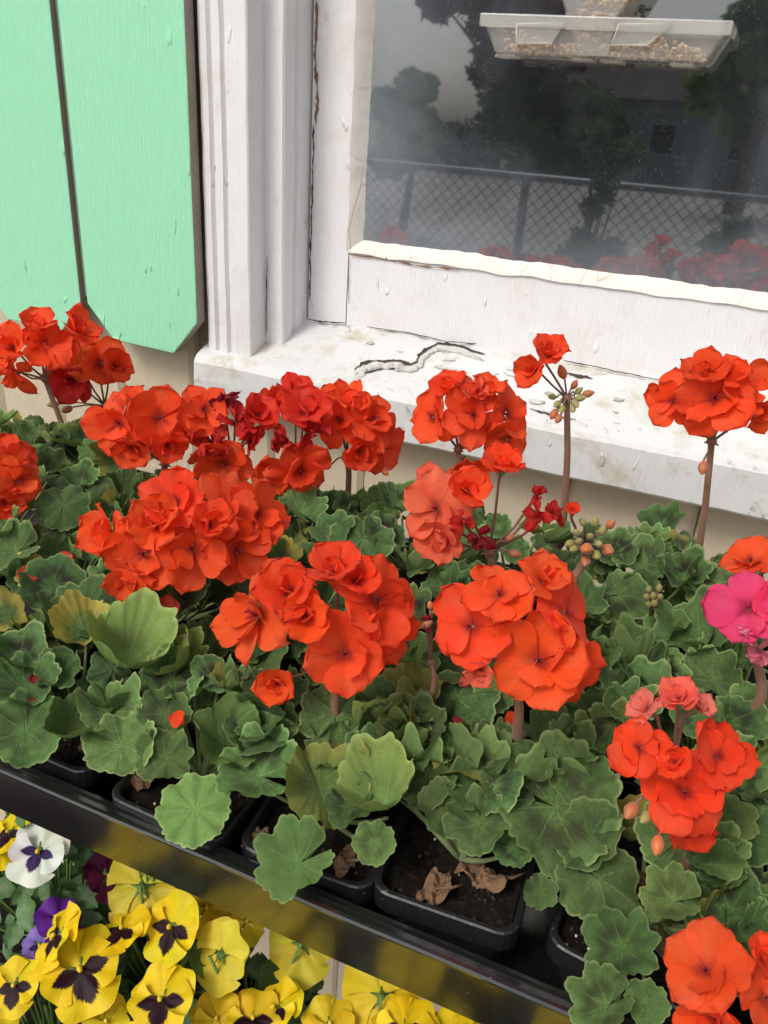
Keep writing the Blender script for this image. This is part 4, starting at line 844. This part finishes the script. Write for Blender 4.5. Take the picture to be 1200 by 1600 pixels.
# labels per plant
rowtxt = {'front': 'in the front row of the long tray', 'mid': 'in the second row of the long tray', 'left': 'in front of the mint shutter', 'back': 'under the window sill', 'backleft': 'beside the beige siding'}
PLAB = ['flowerless geranium at the tray front above the white pansy', 'flowerless geranium with a round pale leaf drooping over the tray rim', 'geranium with a big scarlet head behind the leaf hanging over the tray',
 'flowerless geranium above the pot with two crumpled dead leaves', 'geranium with scarlet heads and faded coral petals in the askew pot', 'geranium with a very full scarlet head above a cupped pale leaf',
 'flowerless geranium hidden between two full scarlet heads', 'geranium with a fading coral bloom and withered crimson florets', 'geranium with a full scarlet head and a cluster of green buds',
 'geranium with bright pink, partly withered flowers', 'flowerless geranium with a fallen coral petal on its dark leaf', 'geranium with one low scarlet head in front of the mint shutter boards',
 'geranium with three heads, half wilted crimson and scarlet, below the sill end', 'geranium with a round scarlet head in front of the peeling sill', 'tall budding geranium with one open scarlet bloom against the sill',
 'tall geranium with a lone round scarlet head against the sill', 'geranium with a flat orange scarlet bloom above the pink one', 'geranium with a paired scarlet head beside the end of the sill',
 'tall geranium with a scarlet umbel on a leaning stalk below the shutter', 'geranium with a drooping scarlet head by the siding, its shaded florets painted crimson', 'low flowerless geranium against the beige siding']
RG = random.Random(9)
for pl in PL:
    e = empty('geranium_plant', pl.base); hs_ = used.get(pl.i, [])
    lab = PLAB[pl.i]
    tag(e, lab, 'geranium', 'geraniums '+rowtxt[pl.row]); pl.e = e
    pl.stem.build('stem', [M['stem'], M['stalk']], e, smooth=True)
    for (pos, R3, r, k, col) in pl.leaves: place(LEAF[k], 'leaf', pos, R3, (r, r*RG.uniform(.92, 1.06), r), e, col)
    for (hm, items, bl, nm) in hs_:
        ho = hm.build('flower_head', [M['stem'], M['stalk']], e, smooth=True)
        for (base, n, r, kind, col) in items:
            v = RG.uniform(.9, 1.08); c_ = (min(.95, col[0]*v), col[1]*RG.uniform(.75, 1.3), col[2]*RG.uniform(.8, 1.2), 1)
            place(RG.choice(FL[kind]), 'floret' if kind != 'w' else 'withered_floret', base, frame_from(n, Vector((RG.gauss(0, 1), RG.gauss(0, 1), RG.gauss(0, 1)))), r, ho, c_)
        for (p, ax, sz, col) in bl: place(RG.choice(BUD), 'bud', p, frame_from(ax, RT), sz, ho, col)
#LABELFIX#

# ================================================================== fallen petals and dead leaves
def petal_single(k, ruf=.2):
    m = MB(); petal_grid(m, 0, 1, .48, .1, .3, 900+k, .2, ruf=ruf); return m.mesh('fallen_petal', M['petal'], True)
FPM = [petal_single(k) for k in range(3)]
def drop(px, py, d, col, label, k, dz=.006):
    p = oncanopy(px, py, dz); r = d*depth(p)/FPX; toc = (CAM-p).normalized(); n = (toc*.7+Vector((0, 0, .5))).normalized()
    o = place(FPM[k], 'fallen_petal', p, frame_from(n, Vector((RG.gauss(0, 1), RG.gauss(0, 1), 0))), r, None, col)
    tag(o, label, 'petal', 'fallen petals on the leaves')
drop(60, 905, 34, CO, 'fallen coral red petal lying flat on a dark leaf near the yellow leaf', 0)
drop(90, 884, 28, SC, 'curled scarlet petal caught behind the fallen coral petal', 1)
drop(262, 1118, 30, SC, 'small heart shaped red petal lying on a round leaf', 2)
drop(52, 1070, 16, DK, 'dark crimson withered petal scrap in a cupped leaf', 0)
drop(42, 1090, 16, DK, 'lower dark crimson withered petal scrap in a cupped leaf', 1)
drop(262, 975, 46, CO, 'thin folded coral petal draped on a leaf rim', 1)
drop(785, 1128, 26, SC, 'small scarlet petal fallen among stems below the big bloom', 2, .0)
drop(722, 1122, 18, DK, 'crimson petal scrap fallen inside a dark leaf', 0)
drop(722, 1054, 24, CO, 'pale red petal hanging below the left of the big bloom', 2)
def dead_leaf(px, py, w, h, label, seed, z=None):
    p = atz(px, py, z or SOILZ+.006); s = depth(p)/FPX*w*.5; m = MB(); R = random.Random(seed); q = h/w
    def f(u, v):
        a = v*2*pi; r = u*(.80+.20*sin(a*2+seed)+.11*sin(a*5+seed*2)+.035*sin(a*11+seed)); x = cos(a)*r; y = sin(a)*r*q*1.4
        z_ = .45*noise.noise(Vector((x*2.0+seed, y*2.0, 0)))+.28*abs(noise.noise(Vector((x*5, y*5, seed))))+.16*noise.noise(Vector((x*13, y*13, seed)))+.3*u*u*sin(a*3+seed)
        return Vector((p.x+x*s, p.y+y*s, p.z+z_*s*1.0))
    m.grid(f, 18, 56); m.tube([p, p+Vector((s*1.1, s*.2, .004)), p+Vector((s*1.6, s*.9, .002))], [.0011, .001, .0006], 5)
    tag(m.build('dead_leaf', M['deadleaf'], smooth=True, origin=p), label, 'dead leaf', 'dead leaves lying on the soil')
dead_leaf(680, 1388, 46, 78, 'narrow crumpled brown dead leaf on dark soil in front pot', 1)
dead_leaf(752, 1368, 84, 48, 'broad crumpled brown dead leaf beside the narrow one on soil', 2)
dead_leaf(222, 1212, 62, 40, 'curled stringy brown dead leaf on soil beside the tray edge', 3)
dead_leaf(540, 1345, 44, 50, 'brown dead leaf wedged behind a drooping green leaf', 4)
dead_leaf(1000, 1402, 70, 80, 'large brown dead leaf hanging below the coral topped bloom', 5, SOILZ+.02)
dead_leaf(135, 1172, 40, 22, 'small brown dead scrap on soil beside a folded leaf', 6)
dead_leaf(400, 1310, 30, 50, 'thin pale brown dead stalk lying on soil', 7)

# ================================================================== PANSIES on the lower rails
PZ = .80
m = ringshell(-.98, .50, -.81, -.545, .02, [(.010, .76), (0, PZ+.02), (-.004, PZ+.021), (-.004, PZ+.024), (.003, PZ+.024), (.006, PZ+.0), (.008, PZ+.003)], .04, .001)
tag(m.build('pansy_trough', M['tray'], origin=Vector((-.24, -.68, .76))), 'long black trough of pansies below the geranium tray', 'planter')
m = MB(); m.grid(lambda u, v: Vector((lerp(-.972, .492, u), lerp(-.80, -.555, v), PZ+.008+.006*noise.noise(Vector((u*60, v*12, 0))))), 90, 16); o = m.build('trough_soil', M['soil'], smooth=True); tag(o, 'dark soil in the trough under the pansies', 'soil', kind='stuff')
def pp_mesh(seed, L, W, mat, wave=.09, wide=1.0):
    m = MB(); R = random.Random(seed); p0, p1 = R.uniform(0, 6), R.uniform(0, 6)
    def f(u, v):
        s = lerp(-1, 1, v); a = s*1.05*wide*(.55+.45*u); r = L*u*(1-.16*abs(s)**3)*(1+.04*sin(s*7+p0)*u)
        x = r*cos(a*.9); y = r*sin(a*.9)*W
        z = .05*sin(s*2.2+p1)*u+wave*u*u*sin(s*6+p0)+.10*u*u*R.choice([1])*(1-abs(s))*.4
        return Vector((x, y, z))
    m.grid(f, 8, 14, uv=lambda u, v: (u, v)); return m.mesh('petal', mat, True)
PP = {mk: [[pp_mesh(i*7+j+len(mk), (1.0, .95, 1.05)[j], (1.0, .9, 1.05)[j], M[mk]) for i in range(3)] for j in range(3)] for mk in ('pansy', 'pansyb', 'pansyw')}
eye = MB(); eye.ball((0, 0, .08), (.09, .07, .08), None, 5, 8); EYE = eye.mesh('flower_eye', simple('pansy_eye', srgb(222, 180, 40), .6), True)
YE = (.88, .64, .010, 1); YS = (.82, .57, .02, 1); WH = (.78, .80, .70, 1); PU = (.14, .02, .30, 1); LV = (.26, .18, .52, 1); MA = (.10, .004, .04, 1); YP = (.72, .60, .05, 1)
def pleaf_mesh(k):
    m = MB(); R = random.Random(k+70); p0 = R.uniform(0, 6)
    def f(u, v):
        s = lerp(-1, 1, v); w = .42*sin(pi*min(1, u*.93+.05))**.8*(1+.10*sin(u*20)); return Vector((u*1.25, s*w, .18*u*u*R.choice([1])*cos(p0)+.12*s*s+.03*sin(u*9+p0)))
    m.grid(f, 9, 4); return m.mesh('leaf', M['pleaf'], True)
PLF = [pleaf_mesh(i) for i in range(4)]
# plants: x centre, y centre; flowers are shared out to the nearest plant
PP_POS = [(-.47, -.60), (-.385, -.70), (-.36, -.60), (-.27, -.70), (-.25, -.605), (-.15, -.69), (-.13, -.61), (-.02, -.68)]
PF = [(125, 1515, 132, 'pansyb', YE, -.08, .15, .675, 20), (60, 1330, 96, 'pansyw', WH, -.25, .0, .70, -10), (268, 1448, 104, 'pansyb', YE, -.55, .0, .70, 0), (252, 1562, 112, 'pansyb', YE, -.35, .25, .66, 10), (88, 1462, 96, 'pansyb', YE, -.78, .1, .685, 0),
 (192, 1452, 88, 'pansyb', YE, -.5, .65, .70, 0), (222, 1388, 118, 'back', YP, -.1, .2, .735, 0), (350, 1492, 104, 'back', YP, -.5, .0, .70, 0), (22, 1540, 84, 'pansyb', YE, -.3, .1, .67, 0), (-8, 1580, 80, 'pansy', YE, .2, .2, .66, 0), (14, 1300, 70, 'pansyb', YE, -.5, .3, .74, 0), (2, 1330, 60, 'pansy', YE, .3, .5, .735, 0),
 (168, 1368, 74, 'pansy', MA, .5, .0, .735, 0), (92, 1438, 74, 'pansy', PU, .3, .3, .71, 0), (62, 1478, 58, 'pansyw', LV, -.1, .1, .70, 0), (470, 1478, 108, 'back', YP, .1, .3, .735, 0), (596, 1558, 136, 'back', YS, .0, .1, .70, 0), (632, 1606, 110, 'pansyb', YE, .0, .55, .67, 0), (430, 1575, 92, 'pansyb', YE, -.6, .5, .69, 0),
 (322, 1420, 84, 'pansy', YS, .2, .4, .74, 0), (395, 1592, 96, 'pansyb', YS, .0, .5, .68, 0), (735, 1600, 66, 'pansy', YE, .2, .3, .68, 0), (338, 1592, 84, 'pansy', YS, .0, .35, .68, 0), (165, 1596, 80, 'pansy', YS, .1, .3, .665, 0), (515, 1600, 90, 'pansy', YS, .1, .4, .68, 0), (385, 1440, 66, 'pansy', YS, .3, .2, .745, 0), (700, 1612, 80, 'pansy', YE, -.2, .4, .67, 0)]
PX = [(-.40, -.775, .92), (-.33, -.80, .93), (-.25, -.765, .915), (-.19, -.81, .93), (-.12, -.77, .92), (-.06, -.80, .93), (.01, -.765, .915), (.06, -.80, .92), (-.22, -.735, .90), (-.09, -.725, .90), (.11, -.76, .92), (-.29, -.745, .90)]
pans = []
for (x, y) in PP_POS: pans.append({'p': Vector((x, y, PZ+.008)), 'fl': [], 'st': MB()})
for f in PF:
    p = atd(f[0], f[1], f[7]); q = min(pans, key=lambda a: (a['p'].x-p.x)**2+(a['p'].y-p.y)**2); q['fl'].append((f, p))
PG = random.Random(77)
for (x, y, z) in PX:
    p = Vector((x, y, z)); X, Y = proj(p); q = min(pans, key=lambda a: (a['p'].x-p.x)**2+(a['p'].y-p.y)**2)
    q['fl'].append(((X, Y, .062*FPX/depth(p), 'pansy', YE, PG.uniform(-.3, .3), PG.uniform(.1, .5), depth(p), 0), p))
QLAB = ['pansy plant with a white purple-eyed flower beside yellow ones', 'pansy plant with a large dark-blotched yellow face and purple flowers', 'pansy plant with blotched yellow and one maroon flower under the tray edge',
 'pansy plant with a blotched yellow flower tilted beside the large-faced one', 'pansy plant with yellow flowers seen from behind, before bare siding', 'pansy plant with plain yellow flowers mirrored in the tray side',
 'pansy plant with a big pale yellow flower turned away under the tray', 'pansy plant with plain yellow flowers mirrored in the tray side']
cname = {YE: 'yellow', YS: 'yellow', YP: 'yellow', WH: 'white', PU: 'purple', LV: 'lavender', MA: 'maroon'}
for qi, q in enumerate(pans):
    e = empty('pansy_plant', q['p']); st = q['st']
    for (f, p) in q['fl']:
        (px, py, d, kind, col, nx, ny, D, rot) = f; toc = (CAM-p).normalized()
        n = (toc*sqrt(max(.05, 1-nx*nx-ny*ny))+RT*nx+UPV*ny).normalized(); r = d*.5*D/FPX*1.05
        if kind == 'back': n = -n
        mk = 'pansy' if kind == 'back' else kind
        ho_m = MB(); b = q['p']; neck = p-n*.010+Vector((0, 0, .004)); hk = neck-n*.012+Vector((0, 0, -.006))
        st.tube([b, b.lerp(hk, .5)+Vector((0, 0, .005)), hk, neck], [.0017, .0015, .0013, .0013], 6)
        ho_m.ball(p-n*.005, (.004, .004, .0045), None, 5, 8)
        R3 = frame_from(n, UPV if abs(n.dot(UPV)) < .95 else RT)
        for k in range(5):
            a = k*2*pi/5; ho_m.tube([p-n*.006, p-n*.003+R3 @ Vector((cos(a)*r*.28, sin(a)*r*.28, 0))], [.0022, .0005], 4)
        ho = ho_m.build('flower', M['pstem'], e, smooth=True)
        Rr = R3 @ Matrix.Rotation(radians(rot), 3, 'Z')
        spec = [(32, 0, -.004, .98, 'pansy'), (-32, 0, -.0028, .98, 'pansy'), (100, 1, -.0012, .90, mk), (-100, 1, -.0004, .90, mk), (180, 2, .0010, 1.0, mk)]
        for (ang, j, off, sc, m_) in spec:
            m_ = mk if m_ != 'pansy' or mk == 'pansyw' and False else 'pansy'
            tilt = PG.uniform(-.16, .22) if j else PG.uniform(-.22, .08)
            Rp = Rr @ Matrix.Rotation(radians(ang+PG.uniform(-6, 6)), 3, 'Z') @ Matrix.Rotation(-tilt, 3, 'Y')
            c2 = tuple(c*PG.uniform(.9, 1.06) for c in col[:3])+(1,)
            place(PG.choice(PP[m_][j]), 'petal', p+n*off, Rp, r*sc, ho, c2)
        if kind != 'back': place(EYE, 'flower_eye', p+n*.001, Rr, r, ho)
    nl = 120 if qi in (0, 2) else 80
    for i in range(nl):
        a = PG.uniform(0, 6.3); rr = sqrt(PG.random())*.068; h = PG.uniform(.02, .115 if q['p'].x > -.33 else (.25 if qi in (0, 2) else .165))*(1-.3*rr/.06)
        p = q['p']+Vector((cos(a)*rr, sin(a)*rr*.9, h))
        X, Y = proj(p)
        if any(math.hypot(X-f_[0], Y-f_[1]) < f_[2]*.62 and depth(p) < f_[7]+.012 for f_ in PF): continue
        if p.y > -.56 and X > 380: continue
        if X > 395 and Y < interp(X, [(395, 1500), (560, 1560), (800, 1620)]): continue
        n = Vector((cos(a)*.5+PG.gauss(0, .3), sin(a)*.5+PG.gauss(0, .3)-.3, .8)); 
        place(PG.choice(PLF), 'leaf', p, frame_from(n, Vector((cos(a), sin(a), .2))), PG.uniform(.016, .027), e)
        st.tube([q['p'], q['p'].lerp(p, .6)+Vector((0, 0, -.006)), p], [.0013, .0011, .0009], 5)
    st.build('stem', M['pstem'], e, smooth=True)
    lab = QLAB[qi]
    tag(e, lab, 'pansy', 'pansies in the lower trough')
#PANSYFIX#

# ================================================================== YARD behind the camera (mirrored in the pane)
M['galv'] = simple('galvanised_steel', srgb(128, 132, 134), .45, .15, 20, 0, .7)
FY = -5.0; FTOP = mirror(820, 276, FY).z
fence = tag(empty('chain_link_fence', (1, FY, GZ)), 'grey chain link fence mirrored in the dark window pane', 'fence')
X0, X1 = -9., 9.
m = MB(); m.tube([(X0, FY, FTOP), (X1, FY, FTOP)], .024, 8); m.build('top_rail', M['galv'], fence, smooth=True)
pxp = mirror(820, 300, FY).x
for i in range(-5, 6):
    x = pxp+i*1.9
    if X0 < x < X1:
        m = MB(); m.tube([(x, FY, GZ), (x, FY, FTOP-.001)], .032, 8); m.build('post', M['galv'], fence, smooth=True)
m = MB(); H = FTOP-GZ-.05; st_ = .085; n = int((X1-X0)/st_)
for i in range(-int(H/st_)-1, n+1):
    for sg in (1, -1):
        xa = X0+i*st_; xb = xa+H; za, zb = (GZ+.04, GZ+.04+H) if sg > 0 else (GZ+.04+H, GZ+.04)
        t0 = max(0, (X0-xa)/H); t1 = min(1, (X1-xa)/H)
        if t1 <= t0: continue
        m.tube([(lerp(xa, xb, t0), FY+.03+.005*sg, lerp(za, zb, t0)), (lerp(xa, xb, t1), FY+.03+.005*sg, lerp(za, zb, t1))], .0042, 3, cap=False)
o = m.build('chain_link_mesh', M['galv'], fence); o['kind'] = 'stuff'
M['trunk'] = simple('tree_bark', srgb(84, 70, 58), .9, .3, 8, .5)
def foliage_mat(name, a, b):
    t = NT(name); t.p(Base_Color=t.mix(t.noise(2.5, 4, .6, t.world()), a, b), Roughness=.6)
    tl = t.add('BsdfTranslucent'); tl.inputs[0].default_value = b; mx = t.add('MixShader'); mx.inputs[0].default_value = .25
    t.set(mx.inputs[1], t.b.outputs[0]); t.set(mx.inputs[2], tl.outputs[0]); t.set(t.out.inputs[0], mx.outputs[0]); return t.m
M['fgreen'] = foliage_mat('green_foliage', srgb(78, 112, 48), srgb(128, 160, 78)); M['fred'] = foliage_mat('purple_foliage', srgb(84, 42, 46), srgb(124, 72, 68)); M['fdark'] = foliage_mat('dark_foliage', srgb(58, 84, 46), srgb(98, 124, 64))
def tree(name, base, height, crown_r, crown_h, mat, label, n, leaf, seed, cat='tree', trunk=.12, low=.35):
    R = random.Random(seed); e = tag(empty(name, base), label, cat); b = Vector(base); m = MB()
    cc = b+Vector((0, 0, height-crown_h*.5)); top = b+Vector((R.uniform(-.2, .2), R.uniform(-.2, .2), height*.8))
    m.tube([b, b.lerp(top, .5)+Vector((trunk*.6, 0, 0)), top], [trunk, trunk*.7, trunk*.2], 8)
    cl = []
    for i in range(14):
        d = Vector((R.gauss(0, 1), R.gauss(0, 1), R.gauss(0, .9))).normalized(); k = R.uniform(.35, .95)
        q = cc+Vector((d.x*crown_r*k, d.y*crown_r*k, d.z*crown_h*.5*k)); cl.append((q, R.uniform(.25, .5)*crown_r))
        s_ = b.lerp(top, R.uniform(.45, .9)); m.tube([s_, s_.lerp(q, .5)+Vector((0, 0, .1*crown_h*.3)), q], [trunk*.35, trunk*.22, trunk*.06], 5)
    m.build('trunk', M['trunk'], e, smooth=True); c = MB()
    for i in range(n):
        q, rr = R.choice(cl); d = Vector((R.gauss(0, 1), R.gauss(0, 1), R.gauss(0, 1))).normalized()*rr*R.random()**.4
        p = q+d; a = Vector((R.gauss(0, 1), R.gauss(0, 1), R.gauss(0, .6))).normalized(); bb = a.orthogonal().normalized(); s_ = leaf*R.uniform(.6, 1.3)
        k = c.pts([p-a*s_, p+bb*s_*.55, p+a*s_, p-bb*s_*.55]); c.face((k, k+1, k+2, k+3))
    c.build('crown', mat, e)
def tree_at(px, py_top, px_w, Y, *a, **k):
    p = mirror(px, 200, Y); t_ = mirror(px, py_top, Y); w_ = (mirror(px+px_w, 200, Y)-mirror(px-px_w, 200, Y)).length*.5
    tree(a[0], (p.x, Y, GZ), t_.z-GZ, w_, (t_.z-GZ)*a[1], a[2], a[3], a[4], a[5], a[6], **k)
tree_at(775, -120, 118, -40, 'purple_leaf_tree', .72, M['fred'], 'purple leaved tree mirrored above the fence in the window pane', 7000, .30, 1, trunk=.4)
tree_at(640, 95, 62, -13, 'garden_tree', .85, M['fgreen'], 'small green tree mirrored at the left side of the window pane', 6500, .085, 2, trunk=.08)
tree_at(1175, -120, 95, -26, 'garden_tree', .8, M['fgreen'], 'tall green tree mirrored beside the bird feeder in the pane', 6000, .20, 3, trunk=.3)
tree_at(960, 170, 62, -4.2, 'garden_shrub', .62, M['fdark'], 'thin dark shrub mirrored in front of the fence in the pane', 1500, .035, 4, cat='shrub', trunk=.03)
tree_at(1190, 200, 60, -3.4, 'garden_shrub', .75, M['fdark'], 'dense dark shrub mirrored low beside the fence gap in the pane', 2200, .035, 5, cat='shrub', trunk=.03)
tree_at(850, 130, 105, -37.5, 'hedge_bush', .95, M['fdark'], 'dark hedge bush mirrored behind the fence in the pane', 5200, .25, 6, cat='bush', trunk=.1)
tree_at(690, 195, 90, -37, 'hedge_bush', .95, M['fdark'], 'low green bush mirrored left of the hedge in the pane', 4200, .22, 7, cat='bush', trunk=.08)
# neighbour's house
HY = -42.0; pL = mirror(880, 200, HY); pR = mirror(1160, 200, HY); hx0, hx1 = min(pL.x, pR.x)-1.0, max(pL.x, pR.x)+3; hz = GZ+3.4
nb = tag(empty('neighbour_house', ((hx0+hx1)/2, HY, GZ)), 'grey single storey house mirrored in the window pane', 'house')
M['grey_wall'] = simple('grey_clapboard', srgb(150, 152, 154), .8, .08, 4); M['nroof'] = simple('dark_shingle', srgb(84, 80, 80), .9, .2, 6); M['trimw'] = simple('white_trim', srgb(176, 176, 174), .6, .05, 4); M['nglass'] = simple('dark_glass', srgb(34, 38, 42), .1, .1, 3)
m = MB(); m.box((hx0, HY-5, GZ), (hx1, HY, hz)); m.build('wall', M['grey_wall'], nb)
m = MB(); m.prism([Vector((hx0-.3, HY+.4, hz+.01)), Vector((hx0-.3, HY-5.4, hz+.01)), Vector((hx0-.3, HY-2.5, hz+1.5))], Vector((hx1-hx0+.6, 0, 0))); m.build('roof', M['nroof'], nb)
for k in range(3):
    x = lerp(hx0, hx1, (k+.6)/3.4); fr_ = MB(); fr_.box((x-.62, HY+.004, GZ+1.15), (x+.62, HY+.05, GZ+2.55)); f_ = fr_.build('window', M['trimw'], nb)
    m = MB(); m.box((x-.52, HY+.051, GZ+1.25), (x+.52, HY+.06, GZ+2.45)); m.build('pane', M['nglass'], f_)
